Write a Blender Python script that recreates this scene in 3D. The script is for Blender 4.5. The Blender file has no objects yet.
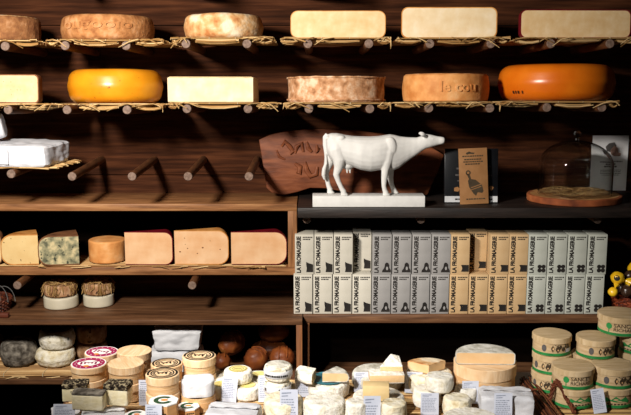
import bpy, bmesh, math, random
from mathutils import Vector, Matrix, Euler, noise

R = math.radians
PI = math.pi
SC = bpy.context.scene
COL = SC.collection
rnd = random.Random(7)

# ------------------------------------------------------------------ camera
F = 911.0                       # focal length in pixels of a 631 x 415 frame
HORIZON = 48.0
EYE = 1.6
TH = math.atan((207.5 - HORIZON) / F)
CT, ST = math.cos(TH), math.sin(TH)
cam = bpy.data.cameras.new('camera')
cam.sensor_fit = 'HORIZONTAL'
cam.sensor_width = 36.0
cam.lens = F / 631.0 * 36.0
cam.clip_start = 0.05
cam_o = bpy.data.objects.new('camera', cam)
COL.objects.link(cam_o)
cam_o.location = (0, 0, EYE)
cam_o.rotation_euler = (PI / 2 - TH, 0, 0)
SC.camera = cam_o


def ray(px, py):
    dx = (px - 315.5) / F
    dz = (207.5 - py) / F
    return Vector((dx, CT + dz * ST, -ST + dz * CT))


def at(px, py, Y):
    d = ray(px, py)
    k = Y / d.y
    return Vector((d.x * k, Y, EYE + d.z * k))


def on(px, py, z):
    d = ray(px, py)
    k = (z - EYE) / d.z
    return Vector((d.x * k, d.y * k, z))


def mpp(Y, z):
    """metres per pixel at a point"""
    return (Y * CT + (EYE - z) * ST) / F


# --------------------------------------------------------------- materials
def lin(h):
    h = h.lstrip('#')
    out = []
    for i in (0, 2, 4):
        c = int(h[i:i + 2], 16) / 255
        out.append(c / 12.92 if c <= 0.04045 else ((c + 0.055) / 1.055) ** 2.4)
    return (*out, 1.0)


def mat(name, stops, scale=20.0, stretch=(1, 1, 1), rough=0.7, bump=0.0, bscale=None, detail=6.0, specks=None,
        island=False, spec=0.3, distort=0.0, transmission=0.0, sss=0.0, metallic=0.0, coat=0.0, perobj=0.0):
    """stops: list of (pos, hex).  specks: (hex, scale, threshold)"""
    m = bpy.data.materials.new(name)
    m.use_nodes = True
    nt = m.node_tree
    n = nt.nodes
    L = nt.links
    b = n['Principled BSDF']
    tc = n.new('ShaderNodeTexCoord')
    mp = n.new('ShaderNodeMapping')
    mp.inputs['Scale'].default_value = stretch
    L.new(tc.outputs['Object'], mp.inputs['Vector'])
    if perobj:
        oi = n.new('ShaderNodeObjectInfo')
        mul = n.new('ShaderNodeMath'); mul.operation = 'MULTIPLY'; mul.inputs[1].default_value = perobj
        L.new(oi.outputs['Random'], mul.inputs[0])
        cmb = n.new('ShaderNodeCombineXYZ')
        for k in range(3):
            L.new(mul.outputs[0], cmb.inputs[k])
        L.new(cmb.outputs[0], mp.inputs['Location'])
    nz = n.new('ShaderNodeTexNoise')
    nz.inputs['Scale'].default_value = scale
    nz.inputs['Detail'].default_value = detail
    nz.inputs['Distortion'].default_value = distort
    L.new(mp.outputs[0], nz.inputs['Vector'])
    cr = n.new('ShaderNodeValToRGB')
    el = cr.color_ramp.elements
    while len(el) < len(stops):
        el.new(0.5)
    while len(el) > len(stops):
        el.remove(el[-1])
    for e, (p, h) in zip(el, stops):
        e.position = p
        e.color = lin(h)
    if island:
        geo = n.new('ShaderNodeNewGeometry')
        mx = n.new('ShaderNodeMix'); mx.data_type = 'FLOAT'
        mx.inputs[0].default_value = 0.65
        L.new(nz.outputs['Fac'], mx.inputs[2])
        L.new(geo.outputs['Random Per Island'], mx.inputs[3])
        L.new(mx.outputs[0], cr.inputs['Fac'])
    else:
        L.new(nz.outputs['Fac'], cr.inputs['Fac'])
    col = cr.outputs['Color']
    if specks:
        sp = n.new('ShaderNodeTexNoise')
        sp.inputs['Scale'].default_value = specks[1]
        sp.inputs['Detail'].default_value = 3
        L.new(tc.outputs['Object'], sp.inputs['Vector'])
        r2 = n.new('ShaderNodeValToRGB')
        r2.color_ramp.elements[0].position = specks[2]
        r2.color_ramp.elements[0].color = (0, 0, 0, 1)
        r2.color_ramp.elements[1].position = min(1.0, specks[2] + 0.05)
        r2.color_ramp.elements[1].color = (1, 1, 1, 1)
        L.new(sp.outputs['Fac'], r2.inputs['Fac'])
        mc = n.new('ShaderNodeMix'); mc.data_type = 'RGBA'
        L.new(r2.outputs['Color'], mc.inputs[0])
        L.new(col, mc.inputs[6])
        mc.inputs[7].default_value = lin(specks[0])
        col = mc.outputs[2]
    L.new(col, b.inputs['Base Color'])
    b.inputs['Roughness'].default_value = rough
    b.inputs['Specular IOR Level'].default_value = spec
    b.inputs['Metallic'].default_value = metallic
    if coat:
        b.inputs['Coat Weight'].default_value = coat
        b.inputs['Coat Roughness'].default_value = 0.2
    if sss:
        b.inputs['Subsurface Weight'].default_value = sss
        b.inputs['Subsurface Radius'].default_value = (0.01, 0.006, 0.003)
        b.inputs['Subsurface Scale'].default_value = 0.4
    if transmission:
        b.inputs['Transmission Weight'].default_value = transmission
    if bump:
        bn = n.new('ShaderNodeTexNoise')
        bn.inputs['Scale'].default_value = bscale or scale
        bn.inputs['Detail'].default_value = 5
        L.new(mp.outputs[0], bn.inputs['Vector'])
        bp = n.new('ShaderNodeBump')
        bp.inputs['Strength'].default_value = bump
        bp.inputs['Distance'].default_value = 0.004
        L.new(bn.outputs['Fac'], bp.inputs['Height'])
        L.new(bp.outputs[0], b.inputs['Normal'])
    return m


GR = (0.6, 6, 9)     # grain along x
M = {}
M['wall'] = mat('walnut_wall', [(0.3, '#26130a'), (0.5, '#3f2213'), (0.7, '#57321d')], 5, (0.9, 6, 14), 0.85, 0.25, 12, spec=0.08)
M['oak'] = mat('oiled_oak', [(0.3, '#6c4629'), (0.52, '#94643e'), (0.72, '#ad7d50')], 7, (1.2, 9, 16), 0.5, 0.2, 14)
M['oak_v'] = mat('oiled_oak_upright', [(0.3, '#6c4629'), (0.52, '#94643e'), (0.72, '#ad7d50')], 7, (16, 9, 1.2), 0.5, 0.2, 14)
M['brownboard'] = mat('brown_shelf_board', [(0.3, '#432a19'), (0.52, '#604029'), (0.72, '#785438')], 6, (1.2, 9, 16), 0.5, 0.2, 14)
M['brown_v'] = mat('brown_upright_board', [(0.3, '#5a361e'), (0.52, '#7e4f2e'), (0.72, '#98663c')], 6, (16, 9, 1.2), 0.5, 0.2, 14)
M['inside'] = mat('shade_black_inside', [(0.3, '#070403'), (0.7, '#0e0805')], 8, (1, 6, 8), 0.95, spec=0.0)  # deep shade inside the cabinets, put into the back panels as near-black colour
M['blackshelf'] = mat('blackened_shelf', [(0.3, '#120d0b'), (0.7, '#2a201b')], 8, (1, 6, 10), 0.5, 0.15, 20, spec=0.4)
M['floor'] = mat('dark_floor', [(0.3, '#2a2019'), (0.7, '#44352a')], 6, (1, 1, 1), 0.6)
M['peg'] = mat('peg_wood', [(0.3, '#42260f'), (0.6, '#653c20'), (0.8, '#7a4c2c')], 30, (3, 0.5, 3), 0.6, 0.2, 60, perobj=9)
M['pegend'] = mat('peg_end_grain', [(0.3, '#5e4a3e'), (0.7, '#8a7264')], 120, (1, 1, 1), 0.7, 0.2, perobj=9)
M['straw'] = mat('straw', [(0.15, '#75502a'), (0.45, '#a67d48'), (0.8, '#d8b884')], 60, (0.3, 1, 1), 0.6, island=True)
M['darkstraw'] = mat('brown_straw', [(0.15, '#5a3d22'), (0.45, '#94703f'), (0.8, '#c4a066')], 60, (0.3, 1, 1), 0.6, island=True)
M['thread'] = mat('pale_thread', [(0.3, '#c5b28a'), (0.7, '#e8dbb8')], 80)
M['white_plaster'] = mat('white_plaster', [(0.3, '#d2d0cc'), (0.7, '#dedcd8')], 40, rough=0.6, bump=0.12, bscale=90)
M['slab'] = mat('carved_redwood', [(0.3, '#4a2513'), (0.5, '#703b20'), (0.72, '#8d5130')], 6, (1.4, 4, 7), 0.6, 0.35, 14, distort=0.6)
# cheeses
M['rind_tan'] = mat('tan_rind', [(0.3, '#8c5630'), (0.52, '#b07848'), (0.72, '#c8956a')], 40, rough=0.8, bump=0.7, bscale=90, spec=0.15)
M['rind_brown'] = mat('brown_rind', [(0.3, '#6e432a'), (0.55, '#96663f'), (0.75, '#b88a64')], 40, rough=0.85, bump=0.7, bscale=90, spec=0.15)
M['rind_mottled'] = mat('mottled_rind', [(0.36, '#ad6f3e'), (0.5, '#cfa26e'), (0.64, '#e2d0b2')], 22, rough=0.85, bump=0.8, bscale=80, spec=0.15)
M['rind_rustic'] = mat('rustic_rind', [(0.32, '#8a5c38'), (0.5, '#c39067'), (0.66, '#e2c2a2')], 40, rough=0.85, bump=0.9, bscale=55, detail=8)
M['rind_orange'] = mat('orange_rind', [(0.3, '#c27a3c'), (0.55, '#dc9a5a'), (0.75, '#e8b47c')], 25, rough=0.65, bump=0.3, bscale=70)
M['wax_yellow'] = mat('yellow_wax_rind', [(0.3, '#d07c0c'), (0.6, '#e2941a'), (0.8, '#eaa632')], 10, rough=0.32, bump=0.12, bscale=25,
                      specks=('#8a4f10', 75, 0.68), spec=0.5)
M['wax_orange'] = mat('orange_wax_rind', [(0.3, '#d2620a'), (0.6, '#e27614'), (0.8, '#ea8724')], 9, rough=0.3, bump=0.1, bscale=25, spec=0.5)
M['paste_cream'] = mat('cream_paste', [(0.3, '#dcb680'), (0.5, '#e3c291'), (0.7, '#ebcfa4')], 30, rough=0.6, bump=0.15, bscale=80, spec=0.15)
M['paste_ivory'] = mat('ivory_paste', [(0.3, '#e0c498'), (0.5, '#e6cfa8'), (0.7, '#eddabb')], 26, rough=0.6, bump=0.15, bscale=70, spec=0.15)
M['paste_peach'] = mat('peach_paste', [(0.3, '#d8a474'), (0.7, '#e6be94')], 18, rough=0.5, bump=0.15, bscale=60)
M['paste_pale'] = mat('pale_yellow_paste', [(0.3, '#dcbe85'), (0.7, '#e6cc9a')], 30, rough=0.55, bump=0.12, bscale=70, spec=0.15)
M['paste_dots'] = mat('speckled_paste', [(0.3, '#dcb384'), (0.7, '#e7c69c')], 30, rough=0.6, bump=0.15, bscale=90, specks=('#8f6a3c', 130, 0.66), spec=0.15)
M['paste_herb'] = mat('caraway_paste', [(0.3, '#dab67a'), (0.7, '#e6c88e')], 18, rough=0.55, bump=0.12, bscale=60, specks=('#5a3c1c', 95, 0.665))
M['paste_blue'] = mat('blue_veined_paste', [(0.36, '#5d5d48'), (0.48, '#958f6e'), (0.62, '#cdbb8e')], 42, rough=0.6, bump=0.2, bscale=60, detail=8,
                      specks=('#414435', 70, 0.60))
M['paste_gold'] = mat('golden_paste', [(0.3, '#d9b07c'), (0.7, '#e5c69a')], 20, rough=0.55, bump=0.15, bscale=70)
M['paste_white'] = mat('white_paste', [(0.3, '#e2d4a8'), (0.5, '#eaddb8'), (0.7, '#f0e7cc')], 70, rough=0.65, bump=0.35, bscale=140)
M['rind_red'] = mat('red_wax_rind', [(0.3, '#5c0c16'), (0.7, '#7e1622')], 20, rough=0.4)
M['rind_edge'] = mat('amber_rind', [(0.3, '#b06a28'), (0.7, '#d69a55')], 30, rough=0.6)
M['rind_dark'] = mat('dark_brown_rind', [(0.3, '#5a3620'), (0.7, '#8a5a36')], 30, rough=0.7, bump=0.3)
M['rind_ash'] = mat('grey_ash_rind', [(0.34, '#443e36'), (0.5, '#6a635a'), (0.68, '#938b7e')], 60, rough=0.95, bump=1.0, bscale=120, spec=0.1)
M['rind_pepper'] = mat('peppered_rind', [(0.42, '#211b17'), (0.52, '#4a3f34'), (0.62, '#b5a684')], 170, rough=0.95, bump=1.0, bscale=220, spec=0.1)
M['paste_pepper'] = mat('pepper_flecked_paste', [(0.3, '#e0d2a4'), (0.7, '#ece2c0')], 60, rough=0.65, bump=0.35, bscale=120, specks=('#2c241c', 85, 0.60))
M['bloom'] = mat('white_bloomy_rind', [(0.3, '#d0c6ae'), (0.45, '#e4decf'), (0.62, '#efebe1')], 60, rough=0.95, bump=1.0, bscale=110, perobj=7, spec=0.1)
M['bloom_cream'] = mat('cream_bloomy_rind', [(0.3, '#c4b088'), (0.45, '#e0d5b8'), (0.62, '#ebe4d2')], 50, rough=0.95, bump=1.0, bscale=110, perobj=7, spec=0.1)
M['bloom_blue'] = mat('washed_white_rind', [(0.32, '#b3a88c'), (0.46, '#ddd4bf'), (0.64, '#e9e3d4')], 50, rough=0.95, bump=1.0, bscale=100, specks=('#6d7068', 75, 0.64), perobj=7, spec=0.1)
M['bloom_grey'] = mat('grey_bloomy_rind', [(0.32, '#a09a8a'), (0.5, '#c6c2b6'), (0.68, '#dcd9d0')], 45, rough=0.95, bump=0.9, bscale=90, perobj=7, spec=0.1)
M['rind_basket'] = mat('speckled_washed_rind', [(0.3, '#704a30'), (0.5, '#a87c58'), (0.7, '#c9a784')], 40, rough=0.85, bump=0.7, bscale=60,
                       specks=('#4a2f1e', 60, 0.6))
M['paper'] = mat('white_wrapping_paper', [(0.3, '#c6c6ca'), (0.7, '#dcdcdf')], 16, rough=0.6, bump=0.7, bscale=34, perobj=7)
M['foilpaper'] = mat('silver_wrapping_paper', [(0.3, '#c9cad0'), (0.7, '#ededf2')], 14, rough=0.35, bump=0.5, bscale=20, spec=0.6, perobj=7)
M['card'] = mat('pale_blue_card', [(0.3, '#c2c7d6'), (0.7, '#d2d6e2')], 20, rough=0.7)
M['cardprint'] = mat('slate_printing', [(0.3, '#7f869a'), (0.7, '#9aa1b2')], 300)
M['boxwood'] = mat('poplar_veneer', [(0.3, '#c79b68'), (0.52, '#d8b284'), (0.75, '#e3c59c')], 22, (1, 1, 8), 0.7, 0.25, 40, perobj=9, spec=0.15)
M['boxlid'] = mat('poplar_lid', [(0.3, '#d3ab7e'), (0.52, '#e0bf96'), (0.75, '#e9d0ae')], 22, (1, 8, 1), 0.7, 0.25, 40, perobj=9, spec=0.15)
M['tanveneer'] = mat('tan_veneer', [(0.3, '#c48f58'), (0.7, '#dcae7a')], 14, (1, 1, 6), 0.6, perobj=9)
M['black'] = mat('black_ink', [(0.3, '#15120f'), (0.7, '#221d19')], 30, rough=0.7)
M['white'] = mat('white_print', [(0.3, '#ebe9e6'), (0.7, '#f4f3f0')], 30, rough=0.6)
M['magenta'] = mat('magenta_print', [(0.3, '#94194a'), (0.7, '#ab2a5c')], 40, rough=0.6)
M['orangeprint'] = mat('orange_print', [(0.3, '#e08030'), (0.7, '#f0a050')], 40, rough=0.5)
M['green'] = mat('green_print', [(0.3, '#1f6e34'), (0.7, '#2f8a48')], 40, rough=0.5)
M['darkgreen'] = mat('dark_green_print', [(0.3, '#123c26'), (0.7, '#1d5636')], 40, rough=0.5)
M['yellowprint'] = mat('yellow_print', [(0.3, '#d9c878'), (0.7, '#e4d798')], 40, rough=0.5)
M['brownprint'] = mat('brown_print', [(0.3, '#3a2f22'), (0.7, '#4a3d2c')], 40, rough=0.5)
M['teal'] = mat('teal_plate', [(0.3, '#2c6672'), (0.7, '#3f7d8a')], 30, rough=0.5)
M['cx_cream'] = mat('cream_carton', [(0.3, '#bcb6a7'), (0.7, '#c8c2b4')], 20, rough=0.65)
M['cx_grey'] = mat('grey_carton', [(0.3, '#8b8885'), (0.7, '#989592')], 20, rough=0.65)
M['cx_kraft'] = mat('kraft_carton', [(0.3, '#b8976c'), (0.7, '#c5a67c')], 20, rough=0.7)
M['cx_sage'] = mat('sage_grey_carton', [(0.3, '#a9aba0'), (0.7, '#b6b8ad')], 20, rough=0.65)
M['kraft'] = mat('kraft_card', [(0.3, '#8c6139'), (0.7, '#9c7046')], 30, rough=0.7)
M['blackcard'] = mat('black_package', [(0.3, '#0c0d10'), (0.7, '#16181c')], 20, rough=0.3, spec=0.5)
M['greycard'] = mat('white_strip', [(0.3, '#b5b6b8'), (0.7, '#cfd0d2')], 20, rough=0.5)
M['sheet'] = mat('white_sheet', [(0.3, '#e2e0e1'), (0.7, '#ebe9ea')], 10, rough=0.7)
M['print_grey'] = mat('grey_printing', [(0.3, '#4c4846'), (0.7, '#5c5856')], 60, rough=0.7)
M['print_pink'] = mat('pinkish_printing', [(0.35, '#6a4a3c'), (0.65, '#c09a8a')], 60, rough=0.7)
M['bark'] = mat('bark_edge', [(0.3, '#5a2a16'), (0.55, '#8e4a26'), (0.75, '#b56b3c')], 16, rough=0.8, bump=0.6)
M['cutwood'] = mat('slice_wood', [(0.3, '#a06c3c'), (0.7, '#c8955c')], 10, (1, 1, 1), 0.6)
M['wicker'] = mat('red_brown_wicker', [(0.2, '#3e160b'), (0.5, '#6c2a12'), (0.8, '#964420')], 50, rough=0.6, island=True)
M['darkwicker'] = mat('dark_wicker', [(0.2, '#2c1610'), (0.5, '#56281a'), (0.8, '#7c3e24')], 50, rough=0.6, island=True)
M['goldfoil'] = mat('yellow_foil', [(0.3, '#d8a010'), (0.7, '#f0c62a')], 40, rough=0.25, bump=0.5, bscale=60, spec=0.7)
M['darkfoil'] = mat('dark_brown_foil', [(0.3, '#241710'), (0.7, '#4a3426')], 40, rough=0.25, bump=0.6, bscale=60, spec=0.7)
M['crust'] = mat('bread_crust', [(0.3, '#4a200c'), (0.55, '#7c3f18'), (0.75, '#a5682f')], 18, rough=0.5, bump=0.4, bscale=40, spec=0.4, perobj=7)
M['twig'] = mat('vine_twig', [(0.2, '#2c140b'), (0.5, '#4f2613'), (0.8, '#74401f')], 40, rough=0.8, bump=0.6, bscale=80, island=True)
M['crust_light'] = mat('scored_crust', [(0.3, '#a86c34'), (0.7, '#cc9a5c')], 40, rough=0.6)
M['vine'] = mat('reddish_vine', [(0.2, '#34170b'), (0.5, '#5c2c16'), (0.8, '#7c4426')], 60, rough=0.8, bump=0.6, bscale=120)
M['montwood'] = mat('grey_tan_veneer', [(0.3, '#b0946c'), (0.52, '#c0a57e'), (0.75, '#cdb592')], 22, (1, 1, 8), 0.7, 0.25, 40, perobj=9, spec=0.15)
M['montlid'] = mat('grey_tan_lid', [(0.3, '#b3986f'), (0.52, '#c4aa82'), (0.75, '#d1b995')], 22, (1, 8, 1), 0.7, 0.25, 40, perobj=9, spec=0.15)
M['wire'] = mat('pale_wire', [(0.3, '#9a9a98'), (0.7, '#bcbcba')], 20, rough=0.3, metallic=0.8)
M['tub'] = mat('white_tub', [(0.3, '#bdb49c'), (0.7, '#cdc5b0')], 20, rough=0.5)
M['counterwood'] = mat('counter_wood', [(0.3, '#3a2115'), (0.55, '#5c3620'), (0.75, '#74482c')], 6, (1.2, 8, 8), 0.5, 0.2)

g = bpy.data.materials.new('clear_glass'); g.use_nodes = True
gb = g.node_tree.nodes['Principled BSDF']
gb.inputs['Base Color'].default_value = (0.97, 0.98, 0.97, 1)
gb.inputs['Roughness'].default_value = 0.02
gb.inputs['IOR'].default_value = 1.45
gb.inputs['Transmission Weight'].default_value = 1.0
M['glass'] = g


# ------------------------------------------------------------ mesh builder
class MB:
    def __init__(s):
        s.v = []
        s.f = []
        s.fm = []

    def add(s, vs, fs, mi=0):
        b = len(s.v)
        s.v.extend(Vector(v) for v in vs)
        for f in fs:
            s.f.append(tuple(b + i for i in f))
            s.fm.append(mi)
        return s

    def box(s, x0, x1, y0, y1, z0, z1, mi=0):
        v = [(x0, y0, z0), (x1, y0, z0), (x1, y1, z0), (x0, y1, z0), (x0, y0, z1), (x1, y0, z1), (x1, y1, z1), (x0, y1, z1)]
        return s.add(v, [(0, 3, 2, 1), (4, 5, 6, 7), (0, 1, 5, 4), (1, 2, 6, 5), (2, 3, 7, 6), (3, 0, 4, 7)], mi)

    def lathe(s, prof, seg=48, c=(0, 0, 0), amp=0.0, nscale=20, seed=0, mi=0, sx=1.0, sy=1.0):
        """prof from bottom axis to top axis: (r, z)"""
        b = len(s.v)
        rings = []
        off = Vector((seed * 3.1, seed * 1.7, seed * 5.3))
        for r, z in prof:
            if r <= 1e-6:
                rings.append([len(s.v)])
                s.v.append(Vector((c[0], c[1], c[2] + z)))
            else:
                ring = []
                for k in range(seg):
                    a = 2 * PI * k / seg
                    p = Vector((r * math.cos(a), r * math.sin(a), z))
                    if amp:
                        d = noise.noise(p * nscale + off) * amp
                        q = Vector((p.x, p.y, 0)).normalized()
                        p = p + q * d
                        p.z += noise.noise(p * nscale + off + Vector((9, 9, 9))) * amp * 0.6 * (1 if z > 1e-4 else 0)
                    if z >= 0:
                        p.z = max(p.z, 0.0)
                    ring.append(len(s.v))
                    s.v.append(Vector((c[0] + p.x * sx, c[1] + p.y * sy, c[2] + p.z)))
                rings.append(ring)
        for A, B in zip(rings, rings[1:]):
            if len(A) == 1 and len(B) == 1:
                continue
            for k in range(seg):
                k2 = (k + 1) % seg
                if len(A) == 1:
                    f = (A[0], B[k2], B[k])
                elif len(B) == 1:
                    f = (A[k], A[k2], B[0])
                else:
                    f = (A[k], A[k2], B[k2], B[k])
                s.f.append(f); s.fm.append(mi)
        return s

    def tube(s, pts, rad, seg=6, mi=0, cap=True):
        pts = [Vector(p) for p in pts]
        if not hasattr(rad, '__len__'):
            rad = [rad] * len(pts)
        rings = []
        t0 = (pts[1] - pts[0]).normalized()
        a = t0.cross(Vector((0, 0, 1)))
        if a.length < 0.2:
            a = t0.cross(Vector((0, 1, 0)))
        a.normalize()
        for i, p in enumerate(pts):
            t = (pts[min(i + 1, len(pts) - 1)] - pts[max(i - 1, 0)]).normalized()
            a = a - t * a.dot(t)
            a.normalize()
            bb = a.cross(t).normalized()
            ring = []
            for k in range(seg):
                ang = 2 * PI * k / seg
                ring.append(len(s.v))
                s.v.append(p + (a * math.cos(ang) + bb * math.sin(ang)) * rad[i])
            rings.append(ring)
        for A, B in zip(rings, rings[1:]):
            for k in range(seg):
                s.f.append((A[k], A[(k + 1) % seg], B[(k + 1) % seg], B[k])); s.fm.append(mi)
        if cap:
            s.f.append(tuple(rings[0][::-1])); s.fm.append(mi)
            s.f.append(tuple(rings[-1])); s.fm.append(mi)
        return s

    def loft(s, rings, mi=0, cap=True):
        """rings: lists of equal length of points"""
        ids = []
        for rg in rings:
            ids.append([len(s.v) + i for i in range(len(rg))])
            s.v.extend(Vector(p) for p in rg)
        n = len(rings[0])
        for A, B in zip(ids, ids[1:]):
            for k in range(n):
                s.f.append((A[k], A[(k + 1) % n], B[(k + 1) % n], B[k])); s.fm.append(mi)
        if cap:
            s.f.append(tuple(ids[0][::-1])); s.fm.append(mi)
            s.f.append(tuple(ids[-1])); s.fm.append(mi)
        return s

    def ball(s, c, r, seg=16, rings=10, mi=0, sc=(1, 1, 1), amp=0, seed=0, ns=20):
        prof = [(max(0.0, r * math.sin(PI * i / rings)), -r * math.cos(PI * i / rings)) for i in range(rings + 1)]
        prof[0] = (0, -r); prof[-1] = (0, r)
        b = len(s.v)
        s.lathe(prof, seg, (0, 0, 0), amp, ns, seed, mi)
        for i in range(b, len(s.v)):
            p = s.v[i]
            s.v[i] = Vector((c[0] + p.x * sc[0], c[1] + p.y * sc[1], c[2] + p.z * sc[2]))
        return s

    def xf(s, mtx, start=0):
        for i in range(start, len(s.v)):
            s.v[i] = mtx @ s.v[i]
        return s

    def build(s, name, mats, parent=None, smooth=True, angle=40, loc=None, bevel=0.0, bseg=2):
        me = bpy.data.meshes.new(name)
        me.from_pydata([tuple(v) for v in s.v], [], s.f)
        if not isinstance(mats, (list, tuple)):
            mats = [mats]
        for m in mats:
            me.materials.append(m)
        for p, mi in zip(me.polygons, s.fm):
            p.material_index = mi
        me.validate()
        bm = bmesh.new(); bm.from_mesh(me)
        bmesh.ops.recalc_face_normals(bm, faces=bm.faces)
        if bevel:
            es = [e for e in bm.edges if len(e.link_faces) == 2 and e.calc_face_angle(0) > 0.6]
            bmesh.ops.bevel(bm, geom=es, offset=bevel, segments=bseg, affect='EDGES', profile=0.5, clamp_overlap=True)
        bm.to_mesh(me); bm.free()
        if smooth:
            for p in me.polygons:
                p.use_smooth = True
            me.set_sharp_from_angle(angle=R(angle))
        o = bpy.data.objects.new(name, me)
        COL.objects.link(o)
        if loc is not None:
            o.location = loc
        if parent:
            o.parent = parent
        return o


def tag(o, label, cat, group=None):
    o['label'] = label
    o['category'] = cat
    if group:
        o['group'] = group
    return o


def thing(name, label, cat, loc, rot=(0, 0, 0), group=None):
    o = bpy.data.objects.new(name, None)
    o.empty_display_size = 0.03
    COL.objects.link(o)
    o.location = loc
    o.rotation_euler = rot
    return tag(o, label, cat, group)


def struct(o):
    o['kind'] = 'structure'
    return o


def dup(root, loc, rot, label, group=None):
    r = root.copy(); COL.objects.link(r)
    r.location = loc; r.rotation_euler = rot
    r['label'] = label
    if group:
        r['group'] = group
    for ch in list(root.children):
        c = ch.copy(); COL.objects.link(c); c.parent = r
        for gch in ch.children:
            d = gch.copy(); COL.objects.link(d); d.parent = c
    return r


_tx = {}


def text_verts(body, bold=0.0):
    """vertices (0..1 in x and y, by the text's own box), faces, aspect"""
    k = (body, bold)
    if k in _tx:
        return _tx[k]
    cu = bpy.data.curves.new('lettering', 'FONT')
    cu.body = body
    cu.offset = bold
    cu.resolution_u = 3
    o = bpy.data.objects.new('lettering', cu)
    COL.objects.link(o)
    dg = bpy.context.evaluated_depsgraph_get()
    dg.update()
    me = bpy.data.meshes.new_from_object(o.evaluated_get(dg))
    vs = [v.co.copy() for v in me.vertices]
    fs = [tuple(p.vertices) for p in me.polygons]
    bpy.data.objects.remove(o); bpy.data.curves.remove(cu); bpy.data.meshes.remove(me)
    x0 = min(v.x for v in vs); x1 = max(v.x for v in vs)
    y0 = min(v.y for v in vs); y1 = max(v.y for v in vs)
    out = ([((v.x - x0) / (x1 - x0), (v.y - y0) / (y1 - y0)) for v in vs], fs, (x1 - x0) / (y1 - y0))
    _tx[k] = out
    return out


def put_text(mb, body, fn, bold=0.0, mi=0):
    uv, fs, _ = text_verts(body, bold)
    mb.add([fn(u, v) for u, v in uv], fs, mi)


def poly(mb, pts, fn, mi=0):
    mb.add([fn(u, v) for u, v in pts], [tuple(range(len(pts)))], mi)


def disc_pts(cx, cy, rx, ry=None, n=20):
    ry = ry or rx
    return [(cx + rx * math.cos(2 * PI * k / n), cy + ry * math.sin(2 * PI * k / n)) for k in range(n)]


# -------------------------------------------------------------- the setting
YW = 3.2           # wall plane
wm = MB()
zj = at(100, 175, YW).z
zz = [0.0]
z = zj - 0.26 * 4
while z < 3.0:
    if z > 0.02:
        zz.append(z)
    z += 0.26
zz.append(3.0)
for i, (a, b) in enumerate(zip(zz, zz[1:])):
    wm.box(-2.6, 2.6, YW + (0.0, 0.0025, 0.001)[i % 3], YW + 0.08, a + 0.0012, b - 0.0012)
struct(wm.build('wall_back', M['wall'], bevel=0.0015))
struct(MB().box(-2.6, 2.6, -0.8, YW + 0.08, -0.05, 0.0).build('floor', M['floor']))

# ------------------------------------------------------------------- pegs
TIP = 2.80
PR = 0.0135
ROWS = {0: dict(), 1: dict(tip=46.6, vp=100), 2: dict(tip=111, vp=104), 3: dict(tip=174, vp=60), 4: dict(tip=176.5, vp=42),
        5: dict(tip=220.5, vp=48), 6: dict(tip=280, vp=60)}
tilt = {}
ztip = {}
for k, r in ROWS.items():
    if k == 0:
        continue
    zt = at(319, r['tip'], TIP).z
    yr = r['tip'] + (r['vp'] - r['tip']) * 0.127
    zr = at(319, yr, YW).z
    tilt[k] = math.atan((zt - zr) / (YW - TIP))
    ztip[k] = zt
tilt[0] = tilt[1]
ztip[0] = ztip[1] + (ztip[1] - ztip[2])




def lift(row, px):
    """the rows of pegs are not quite level: how much higher than nominal each stretch sits"""
    steps = {1: ((43, 0.4), (168, 1.0), (999, 2.9)), 2: ((66, 1.2), (166, 1.2), (394, 2.2), (498, 2.8), (999, 3.5))}.get(row)
    if not steps:
        return 0.0
    for lim, d in steps:
        if px < lim:
            return d * mpp(TIP, ztip[row])


def peg_mesh(seed):
    m = MB()
    Lp = (YW - TIP)
    m.tube([(0, 0, 0), (0.001, -Lp * 0.33, 0.0006), (-0.0006, -Lp * 0.66, -0.0006), (0, -Lp + 0.002, 0), ], [PR * 0.98, PR * 1.02, PR * 0.98, PR], 20, 0, cap=False)
    b = len(m.v)
    m.tube([(0, -Lp + 0.002, 0), (0, -Lp, 0)], [PR, PR * 0.9], 20, 1)
    return m


peg0 = None
ORD = ['first', 'second', 'third', 'fourth', 'fifth', 'sixth', 'seventh', 'eighth', 'ninth', 'tenth', 'eleventh', 'twelfth']


def peg(px, row, label, zoff=0.0, group=None):
    global peg0
    X = (px - 315.5) * mpp(TIP, ztip[row])
    # angled so the root sits where parallel pegs meet the wall
    a = -tilt[row]
    loc = (X, YW - 0.001, ztip[row] - (YW - TIP) * math.tan(tilt[row]) + zoff + lift(row, px))
    if peg0 is None:
        peg0 = thing('mounted_peg', label, 'peg', loc, (a, 0, 0), group)
        mm = peg_mesh(1)
        o = mm.build('dowel', [M['peg'], M['pegend']], peg0)
        return peg0
    return dup(peg0, loc, (a, 0, 0), label, group)


p2 = [8, 67, 127, 187, 248, 309, 370, 429, 490, 547, 602]
p1 = [5, 65, 126, 186, 247, 308, 369, 430, 491, 551, 610]
for i, px in enumerate([65, 186, 308]):
    peg(px, 0, 'dark wooden peg at the very top edge, %s of three from the left' % ORD[i], group='pegs of the topmost row')
for i, px in enumerate(p1):
    peg(px, 1, 'wooden wall peg under the top cheese row, %s from the left' % ORD[i], group='pegs under the top cheese row')
for i, px in enumerate([8, 67, 127, 187, 248, 309, 370, 429, 490, 547, 602]):
    peg(px, 2, 'wooden wall peg under the second cheese row, %s from the left' % ORD[i], group='pegs under the second cheese row')
peg(11, 3, 'wooden peg carrying the silver wrapped cheese block', group='bare lower pegs')
for px, s in ((72, 'empty wooden peg just right of the silver wrapped block'), (132, 'empty wooden peg, second to the right of the silver wrapped block'),
              (188, 'empty wooden peg, third to the right of the silver wrapped block'), (249, 'empty wooden peg touching the left edge of the carved board')):
    peg(px, 4, s, group='bare lower pegs')


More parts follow.
